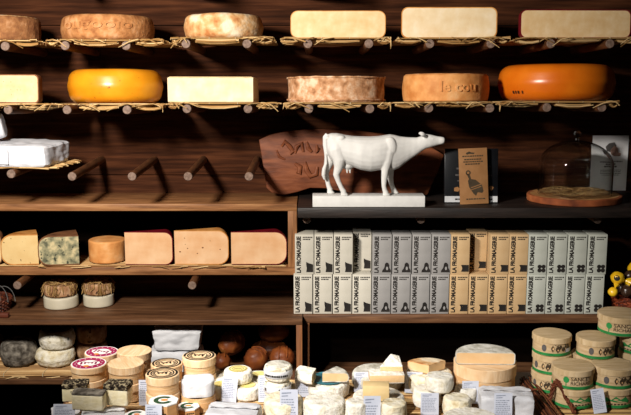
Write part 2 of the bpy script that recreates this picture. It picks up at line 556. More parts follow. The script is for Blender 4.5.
# ------------------------------------------------------------ straw matting
def straw_mesh(w, d, seed, layers=2, r0=0.0026, fray=0.02, wav=0.003):
    rr = random.Random(seed)
    m = MB()
    n = int(d / (r0 * 2.2))
    for ly in range(layers):
        for i in range(n):
            y = -d / 2 + d * (i + 0.5) / n + rr.uniform(-1, 1) * r0 * 0.5
            x0 = -w / 2 + rr.uniform(-fray, fray * 0.7)
            x1 = w / 2 + rr.uniform(-fray * 0.7, fray)
            r = r0 * rr.uniform(0.7, 1.15)
            zb = r0 + ly * r0 * 1.8
            ph = rr.uniform(0, 6)
            pts = []
            for k in range(6):
                t = k / 5
                x = x0 + (x1 - x0) * t
                e = abs(t - 0.5) * 2
                pts.append((x, y + math.sin(ph + t * 5) * wav + rr.uniform(-1, 1) * 0.004 * e ** 6,
                            zb + rr.uniform(0, 1) * 0.0008 - 0.004 * e ** 8 * rr.random()))
            m.tube(pts, r, 5)
    return m


def loose_mesh(w, d, seed, n=14, flat=False):
    """stray strands hanging at the front edge and the ends"""
    rr = random.Random(seed + 50)
    m = MB()
    for i in range(n):
        if rr.random() < 0.55:
            sg = rr.choice((-1, 1))
            x = sg * (w / 2 - rr.uniform(0, 0.05))
        else:
            x = rr.uniform(-w / 2, w / 2)
        y = -d / 2 - 0.0078 - rr.uniform(0, 0.003)
        L = rr.uniform(0.02, 0.07)
        a = rr.uniform(-0.35, 0.35) + (0 if rr.random() < 0.5 else PI)
        dx, dz = math.cos(a), math.sin(a) * 0.6 - 0.15
        z0 = 0.004
        pts = [(x, y, z0), (x + dx * L * 0.5, y - 0.004, z0 + dz * L * 0.5 + 0.001), (x + dx * L, y - rr.uniform(0, 0.012), z0 + dz * L - rr.uniform(0, 0.012))]
        pts = [(min(max(a_, -w / 2), w / 2), b_, max(c_, 0.0016) if flat else c_) for a_, b_, c_ in pts]
        m.tube(pts, [0.0021, 0.0019, 0.0010], 4)
    return m


def straw_mat(x0, x1, row, label, seed, depth=0.36, yfront=2.806, ybot=None):
    cx = (x0 + x1) / 2
    Yc = yfront + depth / 2
    zc = ztip[row] + PR + (TIP - Yc) * math.tan(tilt[row]) + 0.0006 + lift(row, cx)
    s = mpp(yfront, ztip[row])
    w = (x1 - x0) * s
    X = at(cx, 48, yfront).x
    t = thing('straw_mat', label, 'straw mat', (X, Yc, zc), (-tilt[row], 0, 0), 'straw mats on the pegs')
    o = straw_mesh(w - 0.016, depth, seed, layers=1, r0=0.0023, fray=0.006, wav=0.0015)
    for v in o.v:
        v.z = max(v.z, 0.0003)
    lo = loose_mesh(w - 0.01, depth, seed, n=14)
    o.add(lo.v, lo.f)
    # straw sagging between the pegs along the front
    rr = random.Random(seed + 9)
    pegx = [(q - 315.5) * mpp(TIP, ztip[row]) - X for q in (p1 if row == 1 else p2)]
    cuts = [-w / 2 + 0.004] + [e for q in sorted(pegx) if -w / 2 < q < w / 2 for e in (q - 0.024, q + 0.024)] + [w / 2 - 0.004]
    for a_, b_ in zip(cuts[::2], cuts[1::2]):
        if b_ - a_ < 0.02:
            continue
        for k in range(18):
            yy = -depth / 2 + rr.uniform(0.004, 0.06)
            dz = -rr.uniform(0.001, 0.013) * (1 - 0.5 * (yy + depth / 2) / 0.06)
            e0, e1 = a_ + rr.uniform(0, 0.012), b_ - rr.uniform(0, 0.012)
            o.tube([(e0, yy, dz * 0.5 - 0.002), ((e0 * 2 + e1) / 3, yy, dz - 0.002), ((e0 + 2 * e1) / 3, yy, dz - 0.002), (e1, yy, dz * 0.5 - 0.002)], rr.uniform(0.0018, 0.0030), 5)
    o.build('straws', M['straw'], t)
    b = MB()
    nb = max(2, int(w / 0.07))
    for k in range(nb):
        x = -w / 2 + w * (k + 0.5) / nb
        b.tube([(x, -depth / 2 - 0.002, 0.001), (x, -depth / 2 - 0.002, 0.0046), (x + 0.002, 0, 0.0050), (x, depth / 2, 0.0050)], 0.0006, 5)
    b.build('binding', M['thread'], t)
    return t


MATH = 0.0056    # matting thickness
mats1 = [(-30, 40, 'frayed straw mat under the ridged brown wheel, top row'), (46, 166, 'straw mat under the embossed tan wheel, top row'),
         (170, 275, 'straw mat under the mottled wheel, top row'), (279, 392, 'straw mat under the smooth half wheel left of centre, top row'),
         (396, 511, 'straw mat under the half wheel above the lettered wheel, top row'), (515, 650, 'straw mat under the red-edged half wheel, top row')]
for i, (a, b, s) in enumerate(mats1):
    straw_mat(a, b, 1, s, 10 + i)
mats2 = [(-30, 58, 'straw mat under the cut brown-rinded piece, second row'), (75, 163, 'straw mat under the yellow wheel, second row'),
         (166, 279, 'straw mat under the ivory block, second row'), (282, 392, 'straw mat under the rustic wheel, second row'),
         (396, 497, 'straw mat under the wheel with raised lettering, second row'), (500, 622, 'straw mat under the big orange wheel, second row')]
for i, (a, b, s) in enumerate(mats2):
    straw_mat(a, b, 2, s, 30 + i)


# ------------------------------------------------------------ cheese shapes
def rprof(r, h, rad, n=5, bulge=0.0):
    p = [(0, 0)]
    for k in range(4):
        p.append(((r - rad) * (k + 1) / 4, 0))
    for k in range(1, n + 1):
        a = -PI / 2 + PI / 2 * k / n
        p.append((r - rad + rad * math.cos(a), rad + rad * math.sin(a)))
    for k in range(1, 4):
        t = k / 4
        p.append((r + bulge * math.sin(PI * t), rad + (h - 2 * rad) * t))
    for k in range(n + 1):
        a = PI / 2 * k / n
        p.append((r - rad + rad * math.cos(a), h - rad + rad * math.sin(a)))
    for k in range(3, -1, -1):
        p.append(((r - rad) * k / 4, h))
    return p


def on_row(x0, x1, ytop, ybot, row, front=2.835):
    """base centre of a thing standing on a row of mats, its width and height"""
    zf = ztip[row] + PR + MATH + (TIP - front) * math.tan(tilt[row])
    s = mpp(front, zf)
    w = (x1 - x0) * s
    return w, (ybot - ytop) * s * 1.0


def row_base(px, row, Y, extra=0.0):
    z = ztip[row] + PR + MATH + 0.0012 + (TIP - Y) * math.tan(tilt[row]) + extra + lift(row, px)
    return Vector((at(px, 48, Y).x, Y, z))


def wheel(name, label, x0, x1, ytop, ybot, row, m, rad, bulge=0.0, amp=0.002, seed=0, ns=14, group='whole cheese wheels on the straw mats'):
    w, h = on_row(x0, x1, ytop, ybot, row)
    r = w / 2 * 1.045
    Y = 2.835 + r
    t = thing(name, label, 'cheese', row_base((x0 + x1) / 2, row, Y), (-tilt[row], 0, 0), group)
    mb = MB().lathe(rprof(r, h, rad, 6, bulge), 72, (0, 0, 0), amp, ns, seed)
    return t, mb, r, h


def sector(mb_rind, mb_paste, r, h, rad, a0, a1, th, seg=24, n=5, full_ring=True, sides=(True, True), bulge=0.0):
    """a slice of a wheel about the z axis: rind surface and cut faces"""
    P = rprof(r, h, rad, n, bulge)
    Q = [(a, b + th) for a, b in rprof(max(r - th, 0.002), h - 2 * th, max(rad - th * 0.5, 0.0015), n)]
    nn = len(P)
    b = len(mb_rind.v)
    vs = []
    for k in range(seg + 1):
        a = a0 + (a1 - a0) * k / seg
        for (rr, zz_) in P:
            vs.append((rr * math.cos(a), rr * math.sin(a), zz_))
    fs = []
    for k in range(seg):
        for i in range(nn - 1):
            fs.append((k * nn + i, k * nn + i + 1, (k + 1) * nn + i + 1, (k + 1) * nn + i))
    mb_rind.add(vs, fs)
    for a, yes in ((a0, sides[0]), (a1, sides[1])):
        if not yes:
            continue
        ca, sa = math.cos(a), math.sin(a)
        ring = [(p * ca, p * sa, z_) for p, z_ in P] + [(p * ca, p * sa, z_) for p, z_ in Q]
        mb_rind.add(ring, [(i, i + 1, nn + i + 1, nn + i) for i in range(nn - 1)])
        mb_paste.add([(p * ca, p * sa, z_) for p, z_ in Q], [tuple(range(nn))])


def slice_thing(name, label, loc, rot, r, h, rad, a0, a1, th, mr, mp, group=None, cat='cheese', sides=(True, True), bulge=0.0):
    t = thing(name, label, cat, loc, rot, group)
    A, B = MB(), MB()
    sector(A, B, r, h, rad, a0, a1, th, sides=sides, bulge=bulge)
    A.build('rind', mr, t)
    B.build('cut_face', mp, t, smooth=False)
    return t


# top row ---------------------------------------------------------------
t, mb, r, h = wheel('whole_cheese', 'brown cheese wheel with ridged side at the left end of the top row', -46, 40, 18, 43, 1, M['rind_brown'], 0.012, 0.0, 0.0018, 1)
for i, v in enumerate(mb.v):                      # vertical ribs from the mould
    q = Vector((v.x, v.y))
    if q.length > r * 0.9 and 0.012 < v.z < h - 0.016:
        a = math.atan2(v.y, v.x)
        k = 1 + 0.016 * math.sin(a * 46)
        mb.v[i] = Vector((v.x * k, v.y * k, v.z))
mb.build('rind', M['rind_brown'], t)
MB().lathe([(0, 0), (r * 0.93, 0), (r * 0.955, 0.002), (r * 0.93, 0.004), (0, 0.004)], 60, (0, 0, h - 0.0022), 0.001, 20, 4).build('pale_top', M['rind_mottled'], t)


def embossed(t, body, r, h, m, a0, a1, z0, z1, depth=0.0022, bold=0.012):
    mb = MB()
    uv, fs, _ = text_verts(body, bold)
    n = len(uv)
    vs = []
    for lay in (0.0, depth):
        for u, v in uv:
            a = a0 + (a1 - a0) * u
            rr = r + lay - 0.0004
            vs.append((rr * math.cos(a), rr * math.sin(a), z0 + (z1 - z0) * v))
    allf = [tuple(n + i for i in f) for f in fs] + [tuple(reversed(f)) for f in fs]
    cnt = {}
    for f in fs:
        for i in range(len(f)):
            e = (f[i], f[(i + 1) % len(f)])
            cnt[frozenset(e)] = cnt.get(frozenset(e), 0) + 1
    for f in fs:
        for i in range(len(f)):
            e = (f[i], f[(i + 1) % len(f)])
            if cnt[frozenset(e)] == 1:
                allf.append((e[0], e[1], n + e[1], n + e[0]))
    mb.add(vs, allf)
    return mb.build('raised_lettering', m, t, smooth=False)


t, mb, r, h = wheel('whole_cheese', 'tan cheese wheel with worn raised letters around its side, top row', 63.5, 153.5, 14.5, 40.5, 1, M['rind_tan'], 0.018, 0.004, 0.0022, 2)
mb.build('rind', M['rind_tan'], t)
embossed(t, 'ougoo\u0131o', r + 0.0035, h, M['rind_tan'], R(-90 - 48), R(-90 + 42), h * 0.32, h * 0.70, 0.0042, 0.02)
t, mb, r, h = wheel('whole_cheese', 'white-mottled tan cheese wheel with rounded edges, top row', 185.5, 262, 13.5, 38.5, 1, M['rind_mottled'], 0.02, 0.004, 0.003, 3)
mb.build('rind', M['rind_mottled'], t)


def half_wheel(label, x0, x1, ytop, ybot, row, rad, mr, mp, th, group='half cheeses with the cut face forward', yaw=0.0):
    front = 2.86
    zf = ztip[row]
    s = mpp(front, zf)
    r = (x1 - x0) * s / 2
    h = (ybot - ytop) * s
    loc = row_base((x0 + x1) / 2, row, front)
    rot = Euler((-tilt[row], 0, yaw))
    return slice_thing('half_cheese', label, loc, rot, r, h, rad, 0, PI, th, mr, mp, group), r, h


half_wheel('cream half cheese wheel with smooth rounded cut face, left of centre in the top row', 290.5, 385.5, 10, 37, 1, 0.022, M['rind_edge'], M['paste_cream'], 0.0022)
half_wheel('cream half cheese wheel with straight cut face above the lettered wheel, top row', 401, 496.5, 6, 36.5, 1, 0.02, M['rind_edge'], M['paste_ivory'], 0.003)
half_wheel('cream half cheese wheel with thin red rind at the right end of the top row', 519, 631, 9.5, 37.5, 1, 0.018, M['rind_red'], M['paste_cream'], 0.0028, yaw=R(3))

# second row ------------------------------------------------------------
w, h = on_row(-40, 39, 72, 101, 2)
loc = row_base(-5, 2, 2.875)
t = slice_thing('cut_cheese_piece', 'cut cheese piece with brown rind at the left end of the second row', loc, (-tilt[2], 0, R(-7)), 0.134, h * 1.0, 0.014, 0, PI, 0.0035,
                M['rind_dark'], M['paste_dots'], 'half cheeses with the cut face forward')
t, mb, r, h = wheel('whole_cheese', 'shiny yellow cheese wheel in the second row', 68, 160, 71.5, 106, 2, M['wax_yellow'], 0.034, 0.004, 0.0012, 6)
mb.build('rind', M['wax_yellow'], t)
# ivory block
s = mpp(2.86, ztip[2])
w = (252 - 167) * s
h = (103 - 78.5) * s
t = thing('cheese_block', 'ivory rectangular cheese block with crumbly right edge, second row', 'cheese', row_base(209.5, 2, 2.86), (-tilt[2], 0, R(-1.5)), 'half cheeses with the cut face forward')
mb = MB()
NX, NZ = 40, 10
rings = []
for i in range(NX + 1):
    x = -w / 2 + w * i / NX
    c = 0.004
    pr = [(0.0, 0.002), (0.0, h - 0.003), (0.003, h), (0.19, h), (0.192, h - 0.003), (0.192, 0.002), (0.19, 0), (0.002, 0)]
    ring = []
    for (y, z) in pr:
        p = Vector((x, y, z))
        d = noise.noise(p * 40) * 0.0012
        e = 0.0015 * noise.noise(p * 90 + Vector((5, 0, 0))) * (1 if i in (0, NX) else 0.2)
        ring.append((x + e * 2, y + d, z + (d if z > h / 2 else 0)))
    rings.append(ring)
mb.loft(rings)
mb.build('paste', M['paste_ivory'], t)
MB().box(-w / 2 + 0.003, w / 2 - 0.004, 0.004, 0.186, h + 0.0002, h + 0.0024).build('top_rind', M['paste_pale'], t, bevel=0.001)
# rustic wheel
t, mb, r, h = wheel('whole_cheese', 'rough mottled pinkish-brown cheese wheel with sharp rim, middle of the second row', 287.5, 385, 79.5, 105.5, 2, M['rind_rustic'], 0.004, -0.002, 0.0035, 8, 30)
mb.build('rind', M['rind_rustic'], t, angle=60)
ring = MB()
pts = [((r + 0.001) * math.cos(2 * PI * k / 60), (r + 0.001) * math.sin(2 * PI * k / 60), h - 0.003 + 0.0025 * noise.noise(Vector((k * 0.5, 3, 1)))) for k in range(61)]
ring.tube(pts, 0.0032, 6)
pts = [((r + 0.001) * math.cos(2 * PI * k / 60), (r + 0.001) * math.sin(2 * PI * k / 60), 0.0072 + 0.002 * noise.noise(Vector((k * 0.5, 8, 1)))) for k in range(61)]
ring.tube(pts, 0.0030, 6)
ring.build('ragged_rim', M['rind_rustic'], t)
t, mb, r, h = wheel('whole_cheese', 'orange-tan cheese wheel with raised lettering on its side, second row', 404.5, 488.5, 75, 102.5, 2, M['rind_orange'], 0.007, 0.004, 0.001, 9)
mb.build('rind', M['rind_orange'], t)
embossed(t, 'le cou', r + 0.0035, h, M['rind_orange'], R(-90 - 14), R(-90 + 33), h * 0.36, h * 0.74, 0.0034)
MB().lathe([(0, 0), (r * 0.955, 0), (r * 0.955, 0.003), (0, 0.003)], 60, (0, 0, h - 0.0012)).build('top_label', M['rind_tan'], t)
t, mb, r, h = wheel('whole_cheese', 'large glossy orange cheese wheel at the right end of the second row', 500.5, 615, 64, 101.5, 2, M['wax_orange'], 0.04, 0.004, 0.001, 10)
mb.build('rind', M['wax_orange'], t)
mk = MB()
for k, (u, wd) in enumerate(((-60, 1.7), (-56.5, 1.2), (-53.5, 1.6), (-48.5, 1.2))):
    a0, a1 = R(-90 + u), R(-90 + u + wd)
    zb, zt = h * 0.20, h * 0.20 + 0.009
    rr = r - 0.0005
    mk.add([(rr * math.cos(a0), rr * math.sin(a0), zb), (rr * math.cos(a1), rr * math.sin(a1), zb), ((rr + 0.003) * math.cos(a1), (rr + 0.003) * math.sin(a1), zt), ((rr + 0.003) * math.cos(a0), (rr + 0.003) * math.sin(a0), zt)], [(0, 1, 2, 3)])
mk.build('ink_marks', M['black'], t)


# ------------------------------------------------ silver wrapped packages
def crumple_box(w, d, h, amp, seed, n=14, taper=0.9):
    bm = bmesh.new()
    bmesh.ops.create_cube(bm, size=1)
    bmesh.ops.subdivide_edges(bm, edges=bm.edges, cuts=n, use_grid_fill=True)
    m = MB()
    off = Vector((seed * 2.3, seed * 7.1, seed))
    idx = {}
    for v in bm.verts:
        p = v.co.copy()
        # round the corners
        q = Vector((p.x * w, p.y * d, (p.z + 0.5) * h))
        ex = max(0, abs(p.x) - 0.40) / 0.1
        ey = max(0, abs(p.y) - 0.40) / 0.1
        ez = max(0, abs(p.z) - 0.36) / 0.14
        cr = (ex * ey + ex * ez + ey * ez)
        q.x *= 1 - 0.05 * cr * 0.6
        q.y *= 1 - 0.05 * cr * 0.6
        if p.z > 0:
            q.z -= 0.10 * h * (ex * ez + ey * ez) * 0.6
        nrm = p.normalized()
        k = noise.turbulence_vector(q * 28 + off, 3, False)
        d1 = abs(noise.noise(q * 22 + off)) - 0.25 + 0.5 * (abs(noise.noise(q * 55 + off)) - 0.25)
        q = q + nrm * d1 * amp + k * amp * 0.25
        if p.z < -0.49:
            q.z = max(q.z * 0.2, 0.0)
        if q.z < 0:
            q.z = 0
        idx[v] = len(m.v)
        m.v.append(q)
    for f in bm.faces:
        m.f.append(tuple(idx[v] for v in f.verts)); m.fm.append(0)
    bm.free()
    return m


# block on the third row, resting on a scrap of straw
zb = ztip[3] + PR + 0.006
t = thing('wrapped_cheese', 'silver paper wrapped cheese block on the peg at the left edge', 'wrapped cheese', Vector((at(8, 168, 2.90).x, 2.93, zb)), (0, 0, R(-8)))
mb = crumple_box(0.33, 0.20, 0.068, 0.007, 3, 20)
mb.build('wrapping', M['foilpaper'], t, angle=25)
MB().box(-0.165, 0.045, -0.1075, -0.1060, 0.008, 0.055).build('flat_fold', M['foilpaper'], t)
z2 = zb + 0.071
t = thing('wrapped_cheese', 'silver wrapped cheese round standing upright at the left edge', 'wrapped cheese', Vector((at(-12, 140, 2.92).x, 2.93, z2 + 0.042)), (0, R(80), R(10)))
mb = MB().lathe(rprof(0.041, 0.05, 0.008), 40, (0, 0, 0), 0.003, 50, 5)
mb.build('wrapping', M['foilpaper'], t)
t = thing('straw_scrap', 'short scrap of gold straw under the silver wrapped block', 'straw', Vector((at(36, 168, 2.86).x, 2.93, ztip[3] + PR + 0.0008)), (0, 0, R(-8)))
straw_mesh(0.16, 0.23, 77, 1, 0.002, 0.02).build('straws', M['straw'], t)


# --------------------------------------------------- oak cabinet (upper left)
YU = 2.96
zt1 = at(200, 204, YU).z           # top of the cabinet front edge
zt0 = at(200, 211, YU).z
zb1 = at(200, 267.5, YU).z         # shelf board top
zb0 = at(200, 275, YU).z
xr = at(297, 240, YU).x
xr0 = at(288, 240, YU).x
XL = -1.45
t = thing('oak_cabinet', 'long oak cabinet box holding cut cheeses at left, hung on pegs', 'cabinet', (0, 0, 0))
MB().box(XL, xr, YU, YW - 0.004, zt0, zt1).build('top_board', M['oak'], t, bevel=0.0015)
MB().box(XL, xr, YU + 0.0004, YW - 0.004, zb0, zb1).build('bottom_board', M['oak'], t, bevel=0.0015)
MB().box(xr0, xr, YU + 0.0008, YW - 0.004, zb1 + 0.0005, zt0 - 0.0005).build('side_panel', M['oak_v'], t, bevel=0.0015)
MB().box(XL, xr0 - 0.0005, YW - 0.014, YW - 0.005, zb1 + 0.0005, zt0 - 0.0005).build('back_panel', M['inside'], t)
MB().box(XL - 0.03, XL - 0.0005, YU + 0.0008, YW - 0.004, zb0, zt1).build('side_panel', M['oak_v'], t)
# straw strip lining
t = thing('straw_mat', 'long thin pale straw strip lining the oak cabinet shelf under cut cheeses', 'straw mat', ((XL + xr0) / 2 + 0.002, YU + 0.09, zb1 + 0.0004), (0, 0, 0), 'straw mats on the shelves')
mb = straw_mesh(xr0 - XL - 0.035, 0.17, 91, 1, 0.0019, 0.012, 0.004)
lo = loose_mesh(1.2, 0.17, 66, n=40, flat=True); mb.add(lo.v, lo.f)
for v in mb.v:
    v.z = max(v.z, 0.0003)
mb.build('straws', M['straw'], t)
zsh = zb1 + 0.0058



def cab_piece(label, x0, x1, ytop, ybot, side, mr, mp, th, rad, ang=24, yaw=0, yoff=0.018, name='cheese_wedge', bulge=0):
    Y = YU + yoff
    s = mpp(Y, zsh)
    r = (x1 - x0) * s
    h = (ybot - ytop) * s * 1.01
    if side == 'right':        # rind on the right, axis at the left
        loc = Vector((at(x0, ybot, Y).x, Y, zsh)); a0, a1 = 0, R(ang)
    else:
        loc = Vector((at(x1, ybot, Y).x, Y, zsh)); a0, a1 = PI, PI - R(ang)
    return slice_thing(name, label, loc, (0, 0, yaw), r, h, rad, a0, a1, th, mr, mp, 'cut cheeses in the oak cabinet'), r, h


cab_piece('pale cheese wedge cut off by the left edge in the oak cabinet', -40, 2.5, 233, 265, 'right', M['rind_dark'], M['paste_pale'], 0.003, 0.02)
cab_piece('beige cheese wedge dotted with seeds, round on its left, in the oak cabinet', 2.5, 39, 234, 264.5, 'left', M['rind_edge'], M['paste_herb'], 0.0035, 0.036, 75, R(5))
cab_piece('grey-green blue-veined cheese wedge with brown right side in the oak cabinet', 40, 79.5, 235, 264.5, 'left', M['rind_dark'], M['paste_blue'], 0.0035, 0.034, 80, R(9))
(t5, _, _) = cab_piece('plain peach cheese wedge with red rind beside the small brown wheel', 125.5, 173.5, 231.5, 264.5, 'right', M['rind_red'], M['paste_peach'], 0.0022, 0.026, 22, R(-2))
(t6, r6, h6) = cab_piece('peach cheese wedge with a few holes, middle of the oak cabinet', 175, 229, 230.5, 264.8, 'right', M['rind_edge'], M['paste_peach'], 0.0026, 0.034, 22, R(0))
hm = MB()
for (u, v, q) in ((0.10, 0.38, 1.4), (0.19, 0.78, 0.9), (0.24, 0.48, 1.0), (0.52, 0.50, 1.5), (0.42, 0.33, 1.0), (0.84, 0.45, 1.0), (0.2, 0.6, 0.7), (0.66, 0.7, 0.7)):
    pts = disc_pts(u * r6, v * h6, 0.0022 * q, 0.0016 * q, 12)
    hm.add([(x, -0.0006, z) for x, z in pts], [tuple(range(12))])
hm.build('holes', M['rind_dark'], t6)
cab_piece('grainy peach cheese wedge with red top at the right end of the cabinet', 231.5, 287, 233, 266, 'right', M['rind_red'], M['paste_peach'], 0.0022, 0.036, 22, R(0))
# small brown wheel
s = mpp(YU + 0.05, zsh)
r = (126 - 89.5) * s / 2
h = (261 - 239) * s
t = thing('small_cheese', 'small brown whole cheese wheel between wedges in the oak cabinet', 'cheese', Vector((at(107.7, 258, YU + 0.02 + r).x, YU + 0.02 + r, zsh)), (0, 0, 0), 'cut cheeses in the oak cabinet')
MB().lathe(rprof(r, h, 0.006, 5), 56, (0, 0, 0), 0.0014, 40, 12).build('rind', M['rind_orange'], t)

# ------------------------------------------------------- black shelf (right)
YB = 2.86
zs1 = at(400, 208, YB).z
zs0 = at(400, 218, YB).z
xs0 = at(297.5, 212, YB).x
t = thing('black_shelf', 'long black wooden shelf under the white cow statue, on pegs', 'shelf', (0, 0, 0))
MB().box(xs0, 1.5, YB, YW - 0.004, zs0, zs1).build('board', M['blackshelf'], t, bevel=0.002)



def prop_peg(px, Ytip, ztop, label, group):
    o = dup(peg0, ((px - 315.5) * mpp(Ytip, ztop), YW - 0.001, ztop - PR * 1.03 - 0.001), (0, 0, 0), label, group)
    o.scale = (1, (YW - Ytip) / (YW - TIP), 1)
    return o


for px, s in ((307, 'wooden peg under the left end of the black shelf'), (421, 'wooden peg under the middle of the black shelf'),
              (598, 'wooden peg under the right part of the black shelf')):
    prop_peg(px, 2.91, zs0, s, 'pegs under the black shelf')
for px, s in ((17, 'wooden peg under the oak cabinet, above the dark basket'), (192, 'wooden peg under the middle of the oak cabinet')):
    prop_peg(px, 2.88, zb0, s, 'pegs under the oak cabinet')

# ------------------------------------------------------------- lower cabinets
YL = 2.87
zl1 = at(150, 320, YL).z
zl0 = at(150, 325, YL).z
xl1 = at(302.3, 345, YL).x
xl1b = at(296.3, 345, YL).x
zis = at(50, 379, YL + 0.02).z      # inner shelf top
zis0 = at(50, 384.5, YL + 0.02).z
t = thing('lower_cabinet', 'brown open cabinet at lower left with a straw covered inner shelf', 'cabinet', (0, 0, 0))
MB().box(XL, xl1, YL, YW - 0.004, zl0, zl1).build('top_board', M['brownboard'], t, bevel=0.0015)
MB().box(xl1b, xl1, YL + 0.0005, YW - 0.004, 0.002, zl0 - 0.0005).build('side_panel', M['brown_v'], t, bevel=0.0015)
MB().box(XL, XL + 0.02, YL + 0.0005, YW - 0.004, 0.002, zl0 - 0.0005).build('side_panel', M['brown_v'], t, bevel=0.0015)
MB().box(XL + 0.021, xl1b - 0.0005, YL + 0.02, YW - 0.02, zis0, zis).build('inner_shelf', M['brownboard'], t, bevel=0.0015)
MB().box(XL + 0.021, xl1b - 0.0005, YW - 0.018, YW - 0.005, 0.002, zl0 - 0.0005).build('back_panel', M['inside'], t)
YR = 2.93
zr1 = at(450, 314.8, YR).z
zr0 = at(450, 323, YR).z
xr_a = at(303.3, 345, YR).x
xr_b = at(309.5, 345, YR).x
t = thing('lower_cabinet', 'brown cabinet under the rows of tall printed boxes, dark and empty inside', 'cabinet', (0, 0, 0))
MB().box(xr_a, 1.5, YR, YW - 0.004, zr0, zr1).build('top_board', M['brownboard'], t, bevel=0.0015)
MB().box(xr_a, xr_b, YR + 0.0005, YW - 0.004, 0.002, zr0 - 0.0005).build('side_panel', M['brown_v'], t, bevel=0.0015)
MB().box(1.48, 1.5, YR + 0.0005, YW - 0.004, 0.002, zr0 - 0.0005).build('side_panel', M['brown_v'], t, bevel=0.0015)
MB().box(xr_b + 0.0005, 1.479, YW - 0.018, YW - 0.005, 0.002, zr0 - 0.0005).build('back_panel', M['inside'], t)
MB().box(xr_b + 0.0005, 1.479, YR + 0.02, YW - 0.02, 0.45, 0.47).build('inner_shelf', M['brownboard'], t)

# ------------------------------------------------------------- carton boxes
BXY = YR + 0.010
sB = mpp(BXY, zr1 + 0.06)
BW = 18.6 * sB
BH = 40.4 * sB
BD = 0.075


def flatmap(x0, z0, w, h, y=-0.0004):
    return lambda u, v: (x0 + u * w, y, z0 + v * h)


def carton(kind, m):
    t = thing('carton_box', '', 'box', (0, 0, 0))
    MB().box(0, BW, 0, BD, 0, BH).build('carton', m, t, bevel=0.0006)
    mb = MB()
    # upright lettering reading upwards
    uv, fs, _ = text_verts('LA FROMAGERIE', 0.05)
    x0, x1 = BW * 0.08, BW * 0.325
    z0, z1 = BH * 0.035, BH * 0.955
    mb.add([(x1 - v * (x1 - x0), -0.0004, z0 + u * (z1 - z0)) for u, v in uv], fs)
    mb.build('lettering', M['black'], t, smooth=False)
    cp = MB()
    rr = random.Random(hash(kind) % 97 if False else len(kind))
    for row, z in ((0, 0.915), (1, 0.865)):
        x = 0.42
        lim = 0.9 if row == 0 else 0.76
        while x < lim:
            wd = rr.uniform(0.045, 0.075)
            poly(cp, [(x, z), (x + wd, z), (x + wd, z + 0.03), (x, z + 0.03)], flatmap(0, 0, BW, BH))
            x += wd + 0.02
    cp.build('caption', M['black'], t, smooth=False)
    em = MB()
    fm = flatmap(0, 0, BW, BH)
    if kind == 'cream':
        poly(em, [(0.60, 0.055), (0.97, 0.055), (0.97, 0.25), (0.86, 0.265), (0.72, 0.285), (0.60, 0.315), (0.60, 0.24), (0.63, 0.16)], fm)
    elif kind == 'grey':
        poly(em, [(0.50, 0.05), (0.98, 0.05), (0.97, 0.11), (0.89, 0.17), (0.89, 0.24), (0.82, 0.29), (0.74, 0.30), (0.66, 0.27), (0.64, 0.2), (0.60, 0.15), (0.52, 0.10)], fm)
        poly(em, disc_pts(0.77, 0.15, 0.055, 0.045, 12), flatmap(0, 0, BW, BH, -0.0007), 1)
    elif kind == 'kraft':
        poly(em, [(0.58, 0.065), (0.98, 0.065), (0.98, 0.235), (0.60, 0.24), (0.55, 0.22), (0.60, 0.15)], fm)
        pts = disc_pts(0.53, 0.15, 0.09, 0.075, 12)
        poly(em, pts, flatmap(0, 0, BW, BH, -0.0007), 2)
    else:
        for cx in (0.63, 0.84):
            for cz, rz in ((0.10, 0.055), (0.195, 0.05)):
                poly(em, disc_pts(cx, cz, 0.115, rz, 14), flatmap(0, 0, BW, BH, -0.0004 - 0.0001 * cz), 0)
    em.build('silhouette', [M['black'], m, m], t, smooth=False)
    return t


cdefs = [('cream', 'cream', M['cx_cream'], [293.8, 313.3, 332.8, 352.3], [295, 314.4, 333.8, 353.0], 3),
         ('grey', 'grey', M['cx_grey'], [371.6, 391, 410.3, 429.7], [372.6, 392.3, 412, 431.4], None),
         ('kraft', 'kraft brown', M['cx_kraft'], [449, 468.4, 487.6, 506.8], [450.4, 470, 489.6, 508.6], 1),
         ('sage', 'sage grey', M['cx_sage'], [525.8, 545.2, 564.6, 584], [527.6, 547.2, 567, 587], None)]
for key, cname, m, low, up, rec in cdefs:
    proto = carton(key, m)
    first = True
    for lev, xs in (('lower', low), ('upper', up)):
        for i, px in enumerate(xs):
            z = zr1 + 0.0006 if lev == 'lower' else zr1 + 0.0012 + BH
            Y = BXY + (0.0 if lev == 'lower' else 0.002)
            lab = '%s box with black upright lettering, %s from left of its colour, %s row' % (cname, ORD[i], lev)
            x = at(px, 313 if lev == 'lower' else 272, Y).x
            if lev == 'upper' and rec == i:
                Y += 0.05
                lab = '%s box in the upper row pushed back into shade behind its neighbours' % cname
                x += 0.001
            rz = rnd.uniform(-0.004, 0.004)
            if first:
                o = proto
                o.location = (x, Y, z); o.rotation_euler = (0, 0, rz); o['label'] = lab; o['group'] = 'tall printed boxes in two rows'
                first = False
            else:
                dup(proto, (x, Y, z), (0, 0, rz), lab, 'tall printed boxes in two rows')

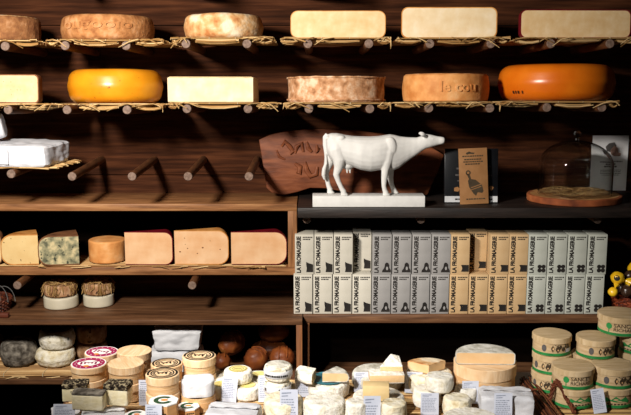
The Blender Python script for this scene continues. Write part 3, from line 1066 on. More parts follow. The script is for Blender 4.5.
# ------------------------------------------------------------ carved board
YS = 3.12
s = mpp(YS, 1.25)
outl = [(259, 143), (270, 138), (284, 135), (305, 132.8), (330, 132), (360, 134), (395, 139), (425, 147), (443.5, 158), (437, 176), (427, 198),
        (410, 203), (380, 199), (350, 196), (325, 191.5), (310, 191), (298, 195), (284, 198), (272, 196), (266.5, 191), (263, 168)]
lean = R(7)
ox = at(350, 170, YS).x
zbase = at(284, 198, YS - 0.02).z + 0.0005
t = thing('carved_board', 'reddish live-edge carved wooden board leaning behind the white cow', 'board', (ox, YS - 0.020, max(zbase, zt1 + 0.003, zs1 + 0.003)), (-lean, 0, 0))
mb = MB()
pts = []
n_ = len(outl)
for i in range(n_):                      # smooth a little
    for k in range(3):
        a, b = outl[i], outl[(i + 1) % n_]
        pts.append((a[0] + (b[0] - a[0]) * k / 3, a[1] + (b[1] - a[1]) * k / 3))
front = [((x - 350) * s, -0.014 + 0.0015 * noise.noise(Vector((x * .05, y * .05, 0))), max(0.0, (198.3 - y) * s)) for x, y in pts]
back = [(p[0], 0.014, p[2]) for p in front]
mb.loft([front, back])
mb.build('plank', M['slab'], t, bevel=0.004)
cv = MB()


def P_(x, y, dy=-0.0145):
    return ((x - 350) * s, dy, (198.3 - y) * s)


def px8(x, y):
    return (240 + x / 3.005, 120 + y / 3.005)


for path, rad in (([(125, 90), (135, 75), (150, 90), (160, 105), (150, 112)], 0.006), ([(165, 110), (170, 90), (185, 80), (190, 105)], 0.006),
                  ([(200, 75), (205, 95), (215, 105)], 0.006), ([(230, 85), (232, 105), (240, 95)], 0.006), ([(165, 140), (180, 150), (178, 170), (170, 165)], 0.007),
                  ([(195, 135), (200, 160), (212, 178), (228, 172), (232, 150)], 0.007), ([(340, 160), (360, 175), (385, 178)], 0.006), ([(110, 100), (118, 120), (135, 128)], 0.004),
                  ([(250, 150), (256, 165)], 0.006)):
    pp = [P_(*px8(x, y), dy=-0.0150) for x, y in path]
    cv.tube(pp, [rad * 0.7] + [rad * 1.35] * (len(pp) - 2) + [rad * 0.8], 8)
cv.build('carved_relief', M['slab'], t)

# --------------------------------------------------------------- cow statue
YC = 2.905
zc0 = zs1 + 0.0008
Yf = YB + 0.012
sc_ = mpp(YC, zs1 + 0.08)
X0 = at(368, 207, YC).x
t = thing('cow_statue', 'white plaster cow statue on a plinth on the black shelf', 'statue', (X0, YC, zc0))
ph = 11.0 * sc_
pw0, pw1 = (312.3 - 368) * sc_, (424 - 368) * sc_
MB().box(pw0, pw1, -0.033, 0.033, 0, ph).build('plinth', M['white_plaster'], t, bevel=0.002)
cow = MB()


def cw(px, py, y=0.0):
    return Vector(((px - 368) * sc_, y * sc_, ph + (195.9 - py) * sc_))


rings = []
TOR = [(325.6, 138, 147, 4), (327.2, 135.2, 155, 7.5), (331, 134.0, 161.5, 10.5), (337, 134.0, 164.5, 13), (344, 135.6, 165.5, 13.6), (352, 136.8, 167.5, 14.5), (360, 137.2, 170.8, 16),
       (370, 137.3, 172.4, 16), (378, 136.8, 171.2, 15), (384, 135.9, 170, 13.5), (389, 135.1, 170.3, 12), (394, 135.9, 171, 10.2), (399, 137.2, 168.8, 8.4),
       (404, 137.8, 164.5, 6.8), (410, 138.2, 160, 5.6), (416, 138.3, 155.8, 5.0), (421, 136.6, 152, 4.9), (425, 135.0, 149.6, 5.0), (429, 135.4, 148.4, 4.7), (433, 136.4, 147.2, 3.9), (437, 137.3, 145.9, 3.2),
       (440.3, 137.7, 145.2, 3.6), (442.4, 138.1, 144.6, 3.3), (443.6, 139.3, 143.2, 2.0)]
for x, zt_, zb_, hw in TOR:
    ring = []
    zc, hh = (zt_ + zb_) / 2, (zb_ - zt_) / 2
    for k in range(20):
        a = 2 * PI * k / 20
        c, s_ = math.cos(a), math.sin(a)
        # a little boxy so the back is broad
        e = 0.82
        yy = math.copysign(abs(c) ** e, c) * hw
        vv = math.copysign(abs(s_) ** 0.9, s_) * hh
        ring.append(cw(x, zc - vv, yy))
    rings.append(ring)
cow.loft(rings)


def limb(pts, yo):
    cow.tube([cw(x, y, yo + dy) for x, y, r, dy in pts], [r * sc_ for x, y, r, dy in pts], 14)


# near hind leg, far hind leg, near fore, far fore:  px, py, radius px, y shift
limb([(334, 141, 7, 4), (336, 150, 8.5, 1), (339.5, 160, 7.2, 0), (338, 168, 4.6, 0), (335.8, 175, 3.3, 0), (338.2, 182, 2.5, 0), (341.2, 188.5, 2.5, 0), (343.8, 192.6, 2.8, 0)], -7)
limb([(332, 141, 7, -4), (331, 150, 8, -1), (330.5, 160, 6.5, 0), (327.5, 168, 4.2, 0), (325.6, 174.5, 3.2, 0), (327, 182, 2.4, 0), (328.6, 188.5, 2.5, 0), (330.4, 192.6, 2.8, 0)], 7)
limb([(387, 144, 6.5, 4), (387, 153, 7.5, 1), (385.5, 163, 5.8, 0), (384.3, 171, 3.9, 0), (383.5, 179, 3.2, 0), (383.2, 186, 2.4, 0), (384.2, 190.5, 2.5, 0), (385.5, 193, 2.8, 0)], -7)
limb([(391, 146, 6.5, -4), (392, 156, 7, -1), (391.5, 165, 5.4, 0), (390.6, 172, 3.7, 0), (390.6, 180, 3.1, 0), (391.8, 186, 2.4, 0), (393.4, 190.5, 2.5, 0), (395, 193, 2.8, 0)], 7)
for hx, yo in ((345.2, -7), (331.8, 7), (387, -7), (396.6, 7)):      # hooves
    m_ = MB()
    cow.loft([[cw(hx + dx * k - 0.8, 195.8, yo + dy * k) for dx, dy in disc_pts(0, 0, 4.4, 3.2, 12)] for k in (1.0,)] +
             [[cw(hx + dx * 0.8 - 1.6, 193.4, yo + dy * 0.85) for dx, dy in disc_pts(0, 0, 4.2, 3.2, 12)]] +
             [[cw(hx + dx * 0.6 - 2.4, 191.2, yo + dy * 0.7) for dx, dy in disc_pts(0, 0, 4.0, 3.2, 12)]])
# udder and teats, dewlap, hip bones, tail, ears, eyes
cow.ball(cw(347.5, 165.5, -1), 1, 14, 8, sc=(6.5 * sc_, 7 * sc_, 5.2 * sc_))
for tx, ty in ((346.5, -4), (349.5, -3.5), (346.5, 3), (349.5, 3)):
    cow.tube([cw(tx, 168, ty), cw(tx + 0.2, 174, ty)], [1.4 * sc_, 0.8 * sc_], 8)
for yy in (-9.5, 9.5):
    cow.ball(cw(340, 138.2, yy * 0.85), 1, 12, 8, sc=(4.6 * sc_, 3.6 * sc_, 2.9 * sc_))
    cow.ball(cw(327.2, 138.5, yy * 0.55), 1, 10, 6, sc=(2.4 * sc_, 2.2 * sc_, 2.4 * sc_))
    cow.ball(cw(388.5, 148, yy * 0.86), 1, 16, 12, sc=(7.0 * sc_, 4.2 * sc_, 11 * sc_))
    cow.ball(cw(336, 150, yy * 0.80), 1, 16, 12, sc=(8.0 * sc_, 6.2 * sc_, 11 * sc_))
    cow.ball(cw(431.2, 139.6, yy * 0.38), 1, 8, 6, sc=(1.2 * sc_, 0.9 * sc_, 0.8 * sc_))
cow.tube([cw(327, 135.2), cw(324.2, 138), cw(324.0, 146), cw(325.4, 156), cw(325.8, 164), cw(323.8, 170), cw(323.2, 176), cw(324.4, 181)],
         [2.2 * sc_, 2.0 * sc_, 1.6 * sc_, 1.4 * sc_, 1.5 * sc_, 2.2 * sc_, 2.2 * sc_, 1.0 * sc_], 10)
for sy in (-1, 1):
    cow.tube([cw(424.5, 137.5, sy * 4), cw(422.2, 135.6, sy * 6.2), cw(420.2, 135.0, sy * 8.2), cw(418.6, 135.2, sy * 9.6)], [1.6 * sc_, 2.1 * sc_, 1.9 * sc_, 0.8 * sc_], 10)
tmp = cow.build('cow_body', M['white_plaster'])
rm = tmp.modifiers.new('remesh', 'REMESH'); rm.mode = 'VOXEL'; rm.voxel_size = 0.0017
sm = tmp.modifiers.new('smooth', 'SMOOTH'); sm.factor = 0.5; sm.iterations = 12
dg = bpy.context.evaluated_depsgraph_get(); dg.update()
me = bpy.data.meshes.new_from_object(tmp.evaluated_get(dg))
bpy.data.objects.remove(tmp)
me.name = 'cow_body'
zmin = min(v.co.z for v in me.vertices)
for v in me.vertices:
    v.co.z += ph - zmin - 0.0002
for p in me.polygons:
    p.use_smooth = True
me.materials.clear(); me.materials.append(M['white_plaster'])
o = bpy.data.objects.new('cow_body', me); COL.objects.link(o); o.parent = t

# ------------------------------------------- black package and kraft packet
Yb = 2.95
s = mpp(Yb, zs1 + 0.06)
w = (498.5 - 445) * s; h = 54.5 * s
t = thing('black_package', 'black glossy package with a white strip at its foot, behind the kraft packet', 'package', (at(471, 203, Yb).x, Yb, zs1 + 0.0008), (R(-6), 0, 0))
MB().box(-w / 2, w / 2, 0, 0.022, 0.0, h).build('carton', M['blackcard'], t, bevel=0.0015)
MB().box(-w / 2 + 0.001, w / 2 - 0.001, -0.0008, -0.0001, 0.003, 0.003 + 6 * s).build('white_strip', M['greycard'], t)
m = MB(); fm = lambda u, v: (-w / 2 + u * w, -0.0006, v * h)
for u0, u1, v0, v1 in ((0.22, 0.30, 0.62, 0.65), (0.2, 0.29, 0.50, 0.53), (0.77, 0.86, 0.66, 0.69), (0.79, 0.88, 0.5, 0.52), (0.24, 0.3, 0.40, 0.42)):
    poly(m, [(u0, v0), (u1, v0), (u1, v1), (u0, v1)], fm)
m.build('printing', M['print_grey'], t, smooth=False)
m = MB()
for cx, cz in ((0.23, 0.25), (0.86, 0.27)):
    poly(m, [(cx - 0.05, cz - 0.03), (cx + 0.03, cz - 0.04), (cx + 0.06, cz + 0.02), (cx + 0.01, cz + 0.05), (cx - 0.05, cz + 0.03)], fm)
m.build('picture', M['kraft'], t, smooth=False)
m = MB()
for u0, u1 in ((0.20, 0.25), (0.26, 0.285), (0.29, 0.31), (0.80, 0.83), (0.84, 0.90)):
    poly(m, [(u0, 0.055), (u1, 0.055), (u1, 0.085), (u0, 0.085)], lambda u, v: (-w / 2 + u * w, -0.0011, v * h))
m.build('strip_printing', M['black'], t, smooth=False)
Yk = Yb - 0.022
s = mpp(Yk, zs1 + 0.06)
kw = 28.5 * s; kh = 56 * s
t = thing('kraft_packet', 'kraft card packet with a cheese slicer drawing, leaning on the black package', 'packet', (at(474.5, 203.5, Yk).x, Yk, zs1 + 0.0012), (R(-6), R(-2.5), 0))
mb = MB(); mb.box(-kw / 2, kw / 2, 0, 0.008, 0, kh)
mb.build('card', M['kraft'], t, bevel=0.001)
m = MB(); fk = lambda u, v: (-kw / 2 + u * kw, -0.0005, v * kh)
kp = lambda x, y: ((x - 115) / 160, 1 - (y - 55) / 310)
poly(m, [kp(*q) for q in ((160, 190), (175, 205), (180, 225), (205, 230), (240, 260), (248, 295), (240, 305), (215, 300), (205, 320), (190, 305), (168, 270), (162, 235), (168, 225), (160, 205), (152, 195))], fk)
pts = disc_pts(165, 190, 14, 14, 16)
poly(m, [kp(*q) for q in pts], fk)
poly(m, [kp(*q) for q in ((155, 80), (175, 72), (185, 78), (205, 80), (200, 88), (175, 86), (160, 90))], fk)
for y, x0, x1 in ((102, 135, 245), (120, 145, 235), (133, 140, 240), (146, 150, 228), (340, 150, 165), (340, 175, 255)):
    x = x0
    while x < x1:
        wd = rnd.uniform(6, 14)
        poly(m, [kp(x, y), kp(x + wd, y), kp(x + wd, y - 7), kp(x, y - 7)], fk)
        x += wd + 3
m.build('printing', M['brownprint'], t, smooth=False)
m = MB()
poly(m, [kp(*q) for q in disc_pts(165, 190, 7, 7, 12)], lambda u, v: (-kw / 2 + u * kw, -0.0008, v * kh))
for y0 in (258, 270):
    poly(m, [kp(*q) for q in ((178, y0 + 14), (236, y0 - 4), (236, y0), (178, y0 + 18))], lambda u, v: (-kw / 2 + u * kw, -0.0008, v * kh))
m.build('drawing_highlights', M['kraft'], t, smooth=False)

# ----------------------------------------------------- glass dome and board
Yd = 3.06
s = mpp(Yd - 0.06, zs1 + 0.03)
rb = 45.5 * s * 1.03
xd = at(569.5, 203, Yd).x
Ydc = YB + 0.010 + rb * 0.88
t = thing('cheese_board', 'round wooden slice board with bark edge under the glass dome', 'board', (xd, Ydc, zs1 + 0.0006))
hb = 0.022
mb = MB().lathe(rprof(rb, hb, 0.004, 4), 64, (0, 0, 0), 0.004, 18, 31, sy=0.88)
mb.build('bark', M['bark'], t)
MB().lathe([(0, 0), (rb * 0.93, 0), (rb * 0.93, 0.001), (0, 0.001)], 64, (0, 0, hb - 0.0004), 0.002, 18, 31, sy=0.88).build('top_face', M['cutwood'], t)
ts = thing('straw_nest', 'flat layer of straw on the slice board inside the glass dome', 'straw', (xd, Ydc, zs1 + hb + 0.0045))
mb = MB()
rr = random.Random(5)
rg = 0.121
for i in range(210):
    a = rr.uniform(0, 2 * PI); q = rg * 0.82 * math.sqrt(rr.random())
    c = Vector((q * math.cos(a), q * math.sin(a) , 0))
    b_ = rr.uniform(-0.5, 0.5) if rr.random() < 0.7 else rr.uniform(-1.5, 1.5)
    L_ = rr.uniform(0.02, 0.05)
    d = Vector((math.cos(b_), math.sin(b_), 0)) * L_ / 2
    p0, p1 = c - d, c + d
    for p in (p0, p1):
        if p.length > rg * 0.93:
            p *= rg * 0.93 / p.length
    zz_ = rr.uniform(0.001, 0.008)
    mb.tube([p0 + Vector((0, 0, zz_)), (p0 + p1) / 2 + Vector((0, 0, zz_ + 0.002)), p1 + Vector((0, 0, zz_ + rr.uniform(-0.0005, 0.002)))], 0.0011, 5)
mb.build('strands', M['straw'], ts)
hd = 0.178
t = thing('glass_dome', 'clear glass cheese dome with a faceted knob on the slice board', 'glass dome', (xd, Ydc, zs1 + hb + 0.0012))
prof_o = [(rg, 0.0), (rg, hd * 0.55)]
prof_i = [(rg - 0.003, 0.0), (rg - 0.003, hd * 0.55)]
for k in range(1, 13):
    a = PI / 2 * k / 12
    prof_o.append((rg * math.cos(a) if k < 12 else 0.0, hd * 0.55 + (hd * 0.45) * math.sin(a)))
    prof_i.append(((rg - 0.003) * math.cos(a) if k < 12 else 0.0, hd * 0.55 + (hd * 0.45 - 0.003) * math.sin(a)))
prof = [p for p in prof_i[::-1]] + prof_o
mb = MB().lathe(prof, 64)
mb.build('dome', M['glass'], t)
mb = MB()
mb.lathe([(0, 0.0), (0.006, 0.0), (0.006, 0.006), (0.011, 0.011), (0.0145, 0.02), (0.012, 0.028), (0.006, 0.032), (0, 0.033)], 8, (0, 0, hd + 0.0006))
mb.build('knob', M['glass'], t, smooth=False)

# ---------------------------------------------------------- sheet on the wall
Yp = YW - 0.006
s = mpp(Yp, 1.25)
p0 = at(590, 190.5, Yp); p1 = at(629, 135.5, Yp)
w = p1.x - p0.x; h = p1.z - p0.z
t = thing('printed_sheet', 'white printed sheet pinned on the wall behind the glass dome', 'sheet of paper', (p0.x, Yp, p0.z))
mb = MB()
NZ = 8
mb.loft([[(0, -0.0004 + 0.0, h * k / NZ), (w * 0.5, -0.0004 - 0.002 * math.sin(PI * k / NZ), h * k / NZ), (w, -0.0004, h * k / NZ), (w, 0.0002, h * k / NZ), (w * 0.5, 0.0002 - 0.002 * math.sin(PI * k / NZ), h * k / NZ), (0, 0.0002, h * k / NZ)] for k in range(NZ + 1)])
mb.build('paper', M['sheet'], t)
fp = lambda u, v: (u * w, -0.0036, v * h)
m = MB()
poly(m, [(0.36, 0.80), (0.45, 0.86), (0.60, 0.88), (0.66, 0.82), (0.62, 0.74), (0.52, 0.70), (0.40, 0.72)], fp)
x = 0.26
for (y, x0, x1, hh) in ((0.52, 0.26, 0.86, 0.025), (0.47, 0.46, 0.66, 0.03), (0.425, 0.40, 0.70, 0.03), (0.37, 0.28, 0.82, 0.012), (0.34, 0.28, 0.82, 0.012), (0.31, 0.28, 0.82, 0.012), (0.28, 0.34, 0.78, 0.012)):
    x = x0
    while x < x1:
        wd = rnd.uniform(0.02, 0.07)
        poly(m, [(x, y), (min(x1, x + wd), y), (min(x1, x + wd), y + hh), (x, y + hh)], fp)
        x += wd + 0.014
m.build('printing', M['print_grey'], t, smooth=False)
m = MB()
poly(m, [(0.50, 0.74), (0.60, 0.82), (0.70, 0.78), (0.72, 0.70), (0.80, 0.68), (0.78, 0.63), (0.60, 0.63), (0.52, 0.67)], lambda u, v: (u * w, -0.0039, v * h))
m.build('picture', M['print_pink'], t, smooth=False)

# ------------------------------------------------ things on the lower left top
for (x0, x1, ytop, ybot, lab) in ((42, 79.5, 283, 310.5, 'two stacked white tubs topped with straw, left pair'), (80.5, 113, 281, 308.5, 'right')):
    pass


def straw_tuft(r, n, seed, hmax=0.02, L=0.05):
    rr = random.Random(seed)
    mb = MB()
    for i in range(n):
        a = rr.uniform(0, 2 * PI); q = r * math.sqrt(rr.random())
        c = Vector((q * math.cos(a), q * math.sin(a), rr.uniform(0.001, hmax)))
        b_ = rr.uniform(0, 2 * PI)
        l_ = rr.uniform(0.4, 1) * L
        d = Vector((math.cos(b_), math.sin(b_), rr.uniform(-0.25, 0.25))) * l_ / 2
        mid = c + Vector((0, 0, 0.003))
        p0, p1 = c - d, c + d
        for p in (p0, p1):
            e = Vector((p.x, p.y)).length
            if e > r:
                p.z -= (e - r) * 1.2
            else:
                p.z = max(p.z, 0.001)
        mb.tube([p0, mid, p1], [0.0009, 0.0011, 0.0008], 4)
    return mb


def tub(px, w, ybot, z, label, tuft, seed, Y=None):
    p = on(px, ybot, z)
    s = mpp(p.y + 0.04, z)
    r = w * s / 2
    h = 11.3 * s
    Yc = (p.y + r) if Y is None else Y
    t = thing('round_tub', label, 'cheese', ((px - 315.5) * mpp(Yc, z), Yc, z), (0, 0, 0), 'straw topped white rounds')
    mb = MB().lathe(rprof(r, h, 0.005, 4), 40, (0, 0, 0), 0.001, 40, seed)
    mb.build('round', M['rind_basket'] if tuft else M['tub'], t)
    if tuft:
        straw_tuft(r * 0.94, 120, seed, 0.008, 0.036).build('straw_topping', M['darkstraw'], t).location = (0, 0, h + 0.0002)
    return t, r, h, t.location.y


for px, w, yb, nm, sd in ((61.5, 34, 310.5, 'left', 3), (99.0, 30.5, 308.5, 'right', 4)):
    t, r, h, Yt = tub(px, w, yb, zl1 + 0.0008, 'bottom white round of the %s stack on the brown shelf' % ('left' if nm == 'left' else 'right'), False, sd)
    t2, r2, h2, _ = tub(px - (1.0 if nm == 'left' else 0), w * 0.98, yb, zl1 + 0.0008 + h + 0.004, 'straw covered white round on top of the %s stack' % nm, True, sd + 9, Yt)
    # fibres hanging from the straw
    rr = random.Random(sd)
    mb = MB()
    for i in range(85):
        a = rr.uniform(-PI, PI); q = r2 + 0.002
        p0 = Vector((q * math.cos(a) * 0.97, q * math.sin(a) * 0.97, h2 + 0.002))
        p1 = Vector(((q + 0.0018) * math.cos(a), (q + 0.0018) * math.sin(a), h2 - rr.uniform(0.004, 0.018)))
        p2 = Vector(((q + 0.0018) * math.cos(a + rr.uniform(-.3, .3)), (q + 0.0025) * math.sin(a + rr.uniform(-.3, .3)), max(p1.z - rr.uniform(0.004, 0.03), 0.0)))
        mb.tube([p0, p1, p2], 0.0008, 4)
    mb.build('hanging_straw', M['darkstraw'], t2)


# -------------------------------------------------------------------- baskets
def basket(t, r, h, m, sx=1.0, strands=9, flare=1.15, seed=0):
    mb = MB()
    ns = 24
    for k in range(ns):
        a = 2 * PI * k / ns
        mb.tube([(r * math.cos(a) * sx, r * math.sin(a), 0.001), (r * flare * math.cos(a) * sx, r * flare * math.sin(a), h)], 0.0022, 5)
    for j in range(strands):
        z = 0.003 + (h - 0.004) * j / (strands - 1)
        q = r * (1 + (flare - 1) * z / h)
        pts = []
        for k in range(ns * 2 + 1):
            a = 2 * PI * k / (ns * 2)
            o_ = 0.0026 * math.cos(k * PI / 1 + j * PI) if True else 0
            pts.append(((q + o_) * math.cos(a) * sx, (q + o_) * math.sin(a), z))
        mb.tube(pts, 0.0030, 5, cap=False)
    mb.build('woven_side', m, t)
    rim = MB()
    for ph_ in (0, PI):
        pts = []
        for k in range(73):
            a = 2 * PI * k / 72
            q = r * flare + 0.003 * math.cos(a * 18 + ph_)
            pts.append((q * math.cos(a) * sx, q * math.sin(a), h + 0.003 * math.sin(a * 18 + ph_)))
        rim.tube(pts, 0.0034, 6, cap=False)
    rim.build('braided_rim', m, t)
    MB().lathe([(0, 0), (r, 0), (r, 0.002), (0, 0.002)], 32, (0, 0, 0.0005), sx=sx).build('basket_base', m, t)


pb = Vector((at(641, 300, 3.005).x, 3.005, zr1 + 0.001))
t = thing('wicker_basket', 'red-brown wicker basket of foil sweets at the right end of the box rows', 'basket', pb)
basket(t, 0.088, 0.05, M['wicker'])


def foil(c, r, m, label, seed, cat='sweet', twist=None, mark=False):
    t = thing('foil_ball', label, cat, c, (0, 0, 0), 'foil wrapped sweets in the basket')
    MB().ball((0, 0, 0), r, 20, 14, amp=r * 0.14, seed=seed, ns=60).build('wrapper', m, t)
    if twist:
        d = Vector(twist).normalized()
        u = d.cross(Vector((0, 0.3, 1))).normalized(); v = d.cross(u)
        mb = MB(); rings = []
        for q, w_ in ((0.85, 0.25), (1.1, 0.22), (1.5, 0.6), (1.9, 0.9)):
            rings.append([d * r * q + (u * math.cos(2 * PI * k / 16) * w_ + v * math.sin(2 * PI * k / 16) * w_ * (0.5 + 0.3 * (k % 2))) * r for k in range(16)])
        mb.loft(rings); mb.build('twisted_end', m, t)
    if mark:
        mb = MB()
        cdir = Vector((-0.45, -1, 0.25)).normalized()
        u = cdir.cross(Vector((0, 0, 1))).normalized(); v = u.cross(cdir)
        for q, off in ((0.55, 1.06),):
            vs = []; 
            for k in range(16):
                d = (cdir + (u * math.cos(2 * PI * k / 16) + v * math.sin(2 * PI * k / 16)) * 0.42).normalized()
                vs.append(d * r * 1.09)
            vs.append(cdir * r * 1.12)
            mb.add(vs, [(k, (k + 1) % 16, 16) for k in range(16)])
        mb.build('round_sticker', M['black'], t)
    return t


zb_ = zr1
yb_ = 3.005
fc = lambda px, py, Y: at(px, py, Y)
foil(fc(617.5, 278, yb_ - 0.058), 0.0225, M['goldfoil'], 'round yellow foil sweet with a dark sticker, on top of the basket', 1, mark=True, twist=(1, 0.0, -0.35))
foil(fc(613, 292, yb_ - 0.075), 0.016, M['goldfoil'], 'small yellow foil sweet at the left rim of the basket', 2, twist=(0.5, 0.2, 1))
foil(fc(627, 291, yb_ - 0.066), 0.021, M['darkfoil'], 'dark brown foil sweet at the front of the basket', 3)
foil(fc(630, 276, yb_ - 0.03), 0.021, M['darkfoil'], 'dark brown foil sweet on top at the basket right edge', 4)
foil(fc(634, 268, yb_ + 0.02), 0.021, M['goldfoil'], 'yellow foil sweet at the back of the basket', 5)
foil(fc(640, 288, yb_ - 0.04), 0.022, M['goldfoil'], 'yellow foil sweet at the far right front of the basket', 6)
foil(fc(622, 288, yb_ + 0.02), 0.024, M['darkfoil'], 'dark brown foil sweet low inside the basket', 7)

pb = Vector((at(-14, 305, 2.98).x, 2.985, zl1 + 0.001))
t = thing('wicker_basket', 'dark wicker basket with pale wires at the left end of the brown shelf', 'basket', pb)
basket(t, 0.066, 0.04, M['darkwicker'], 1.1, 7, 1.12)
mb = MB()
for k, (dx, hh) in enumerate(((0.0, 0.085), (0.02, 0.075), (0.04, 0.065))):
    pts = [(0.03 + dx + 0.035 * math.cos(PI * q / 14) , -0.045 + 0.012 * k, 0.036 + hh * 0.8 * math.sin(PI * q / 14)) for q in range(15)]
    mb.tube(pts, 0.0014, 6)
mb.build('wire_hoops', M['wire'], t)
MB().box(-0.085, 0.105, -0.098, -0.080, 0.001, 0.016).build('front_rail', M['darkwicker'], t, bevel=0.003)

# ----------------------------------------------- left inner shelf of the cabinet
t = thing('straw_mat', 'thick straw mat on the inner shelf under the grey and cream cheeses', 'straw mat', (at(10, 375, YL + 0.1).x, YL + 0.155, zis + 0.0008), (0, 0, R(1)), 'straw mats on the shelves')
mb = straw_mesh(0.62, 0.24, 120, 2, 0.0032, 0.02, 0.004)
for v in mb.v:
    v.z = max(v.z, 0.0004)
lo = loose_mesh(0.62, 0.24, 121, n=22, flat=True); mb.add(lo.v, lo.f)
mb.build('straws', M['straw'], t)
b = MB()
for k in range(5):
    x = -0.26 + k * 0.13
    b.tube([(x, -0.122, 0.001), (x, -0.122, 0.0125), (x + 0.004, 0, 0.0135), (x, 0.12, 0.013)], 0.001, 5)
b.build('binding', M['thread'], t)
zim = zis + 0.0135


def round_cheese(name, label, px, w, ybot, ytop, z, m, rad, seed, bulge=0.003, amp=0.003, group=None, Y=None, ns=22, hm=None):
    p = on(px, ybot, z)
    s = mpp(p.y + 0.04, z)
    r = w * s / 2
    h = hm if hm else (ybot - ytop) * s
    Yc = Y if Y is not None else p.y + r
    X = at(px, ybot, Yc).x if Y is None else (px - 315.5) * mpp(Yc, z)
    t = thing(name, label, 'cheese', (X, Yc, z), (0, 0, 0), group)
    mb = MB().lathe(rprof(r, h, min(rad, h * 0.48), 6, bulge), 48, (0, 0, 0), amp, ns, seed)
    mb.build('rind', m, t)
    return t, r, h


gs = 'aged cheeses on the inner shelf'
round_cheese('round_cheese', 'dark grey ash-coated round cheese on the straw of the inner shelf', 20, 35, 369.5, 344, zim, M['rind_ash'], 0.026, 21, group=gs)
tA, rA, hA = round_cheese('round_cheese', 'cream soft round cheese with a crease, bottom of the short stack on the inner shelf', 56.5, 37.5, 369.5, 352.5, zim, M['bloom_cream'], 0.018, 22, 0.004, 0.004, gs)
tB, rB, hB = round_cheese('round_cheese', 'grey-flecked cream round cheese on top of the short stack, inner shelf', 57.5, 36, 369.5, 350.5, zim + hA + 0.0035, M['bloom_blue'], 0.012, 23, 0.004, 0.0025, gs, tA.location.y)
MB().lathe([(0, 0), (rB * 0.8, 0), (rB * 0.84, 0.0015), (rB * 0.8, 0.003), (0, 0.003)], 40, (0, 0, hB - 0.0005), 0.002, 30, 3).build('grey_top', M['rind_ash'], tB)
Yq = tA.location.y + 0.075
tC, rC, hC = round_cheese('round_cheese', 'brown speckled cheese, bottom of the stack behind the pink labelled boxes', 92, 31, 369, 353, zim, M['rind_basket'], 0.012, 24, 0.002, 0.003, gs, Yq)
round_cheese('round_cheese', 'brown speckled cheese, top of the stack behind the pink labelled boxes', 92, 32, 369, 351, zim + hC + 0.003, M['rind_basket'], 0.010, 25, 0.002, 0.003, gs, Yq)
round_cheese('round_cheese', 'pale straw-coloured cheese at the far left edge of the inner shelf', -9, 26, 367, 345, zim, M['rind_basket'], 0.012, 26, 0.002, 0.003, gs, Yq)


# breads
def bread(label, px, py, Y, rx, ry, rz, yaw, seed, slashes=3, tilt_=0.0, z=None):
    p = at(px, py, Y)
    t = thing('bread_loaf', label, 'bread', (p.x, Y, z if z is not None else p.z), (tilt_, 0, yaw), 'loaves of bread in the dark cabinet')
    mb = MB().ball((0, 0, 0), 1, 28, 18, sc=(rx, ry, rz), amp=0.13, seed=seed, ns=3.4)
    mb.build('crust', M['crust'], t)
    sl = MB()
    for k in range(slashes):
        u = (k + 0.5) / slashes * 1.3 - 0.65
        pts = []
        for q in range(9):
            a = -0.9 + 1.8 * q / 8
            x = u * rx + 0.18 * rx * math.sin(a)
            y = ry * math.sin(a) * math.sqrt(max(0, 1 - u * u)) * 0.9
            zz_ = rz * math.sqrt(max(0.02, 1 - (x / rx) ** 2 - (y / ry) ** 2)) + 0.002
            pts.append((x, y, zz_))
        sl.tube(pts, [0.001] + [0.0026] * 7 + [0.001], 7)
    sl.build('slash_ridges', M['crust'], t)
    return t


zf_ = zis + 0.001
bread('long brown loaf standing slantwise at the left of the bread pile', 232, 352, 3.04, 0.062, 0.042, 0.040, R(70), 1, 3, R(25), z=zf_ + 0.075)
bread('small round roll in front of the long loaf, behind the yellow labelled cheese', 222, 360, 2.935, 0.030, 0.028, 0.026, R(20), 2, 2, z=zf_ + 0.045)
bread('round slashed loaf left of centre in the bread pile', 256, 358, 2.955, 0.040, 0.040, 0.040, R(80), 3, 3, R(20), z=zf_ + 0.046)
bread('round glossy loaf beside the cabinet upright, behind the grey-wrapped cheese', 282, 357, 2.97, 0.042, 0.040, 0.038, R(15), 4, 2, R(30), z=zf_ + 0.046)
bread('dim loaf lying at the back on top of the bread pile', 274, 345, 3.09, 0.056, 0.042, 0.036, R(8), 5, 3, z=zf_ + 0.10)
bread('dim loaf at the back under the topmost loaf', 270, 352, 3.1, 0.062, 0.045, 0.033, R(-4), 6, 3, z=zf_ + 0.034)

# ------------------------------------------------------------------- counter
ZC = 0.76
CY0, CY1 = 1.84, 2.31
cxl = on(60, 404, ZC).x
t = thing('counter_table', 'brown wooden counter table across the front that carries the small cheeses', 'table', (0, 0, 0))
ctop = ZC - 0.0075
MB().box(cxl, 1.2, CY0, CY1, ctop - 0.03, ctop).build('table_top', M['counterwood'], t, bevel=0.002)
for x in (cxl + 0.05, 1.12):
    for y in (CY0 + 0.05, CY1 - 0.05):
        MB().box(x - 0.03, x + 0.03, y - 0.03, y + 0.03, 0.0, ctop - 0.0305).build('leg', M['counterwood'], t, bevel=0.002)
MB().box(cxl + 0.085, 1.085, CY0 + 0.04, CY0 + 0.06, ctop - 0.12, ctop - 0.0305).build('apron', M['counterwood'], t)
xm1 = on(523, 395, ZC).x
t = thing('straw_mat', 'golden straw mat on the counter under the white cheeses', 'straw mat', ((cxl + xm1) / 2, (CY0 + CY1) / 2 - 0.03, ctop + 0.0004), (0, 0, 0), 'straw mats on the counter')
mb = straw_mesh(xm1 - cxl - 0.03, CY1 - CY0 - 0.08, 200, 1, 0.0030, 0.012, 0.002)
for v in mb.v:
    v.z = max(v.z, 0.0004)
mb.build('straws', M['straw'], t)
xm0 = on(545, 400, ZC).x
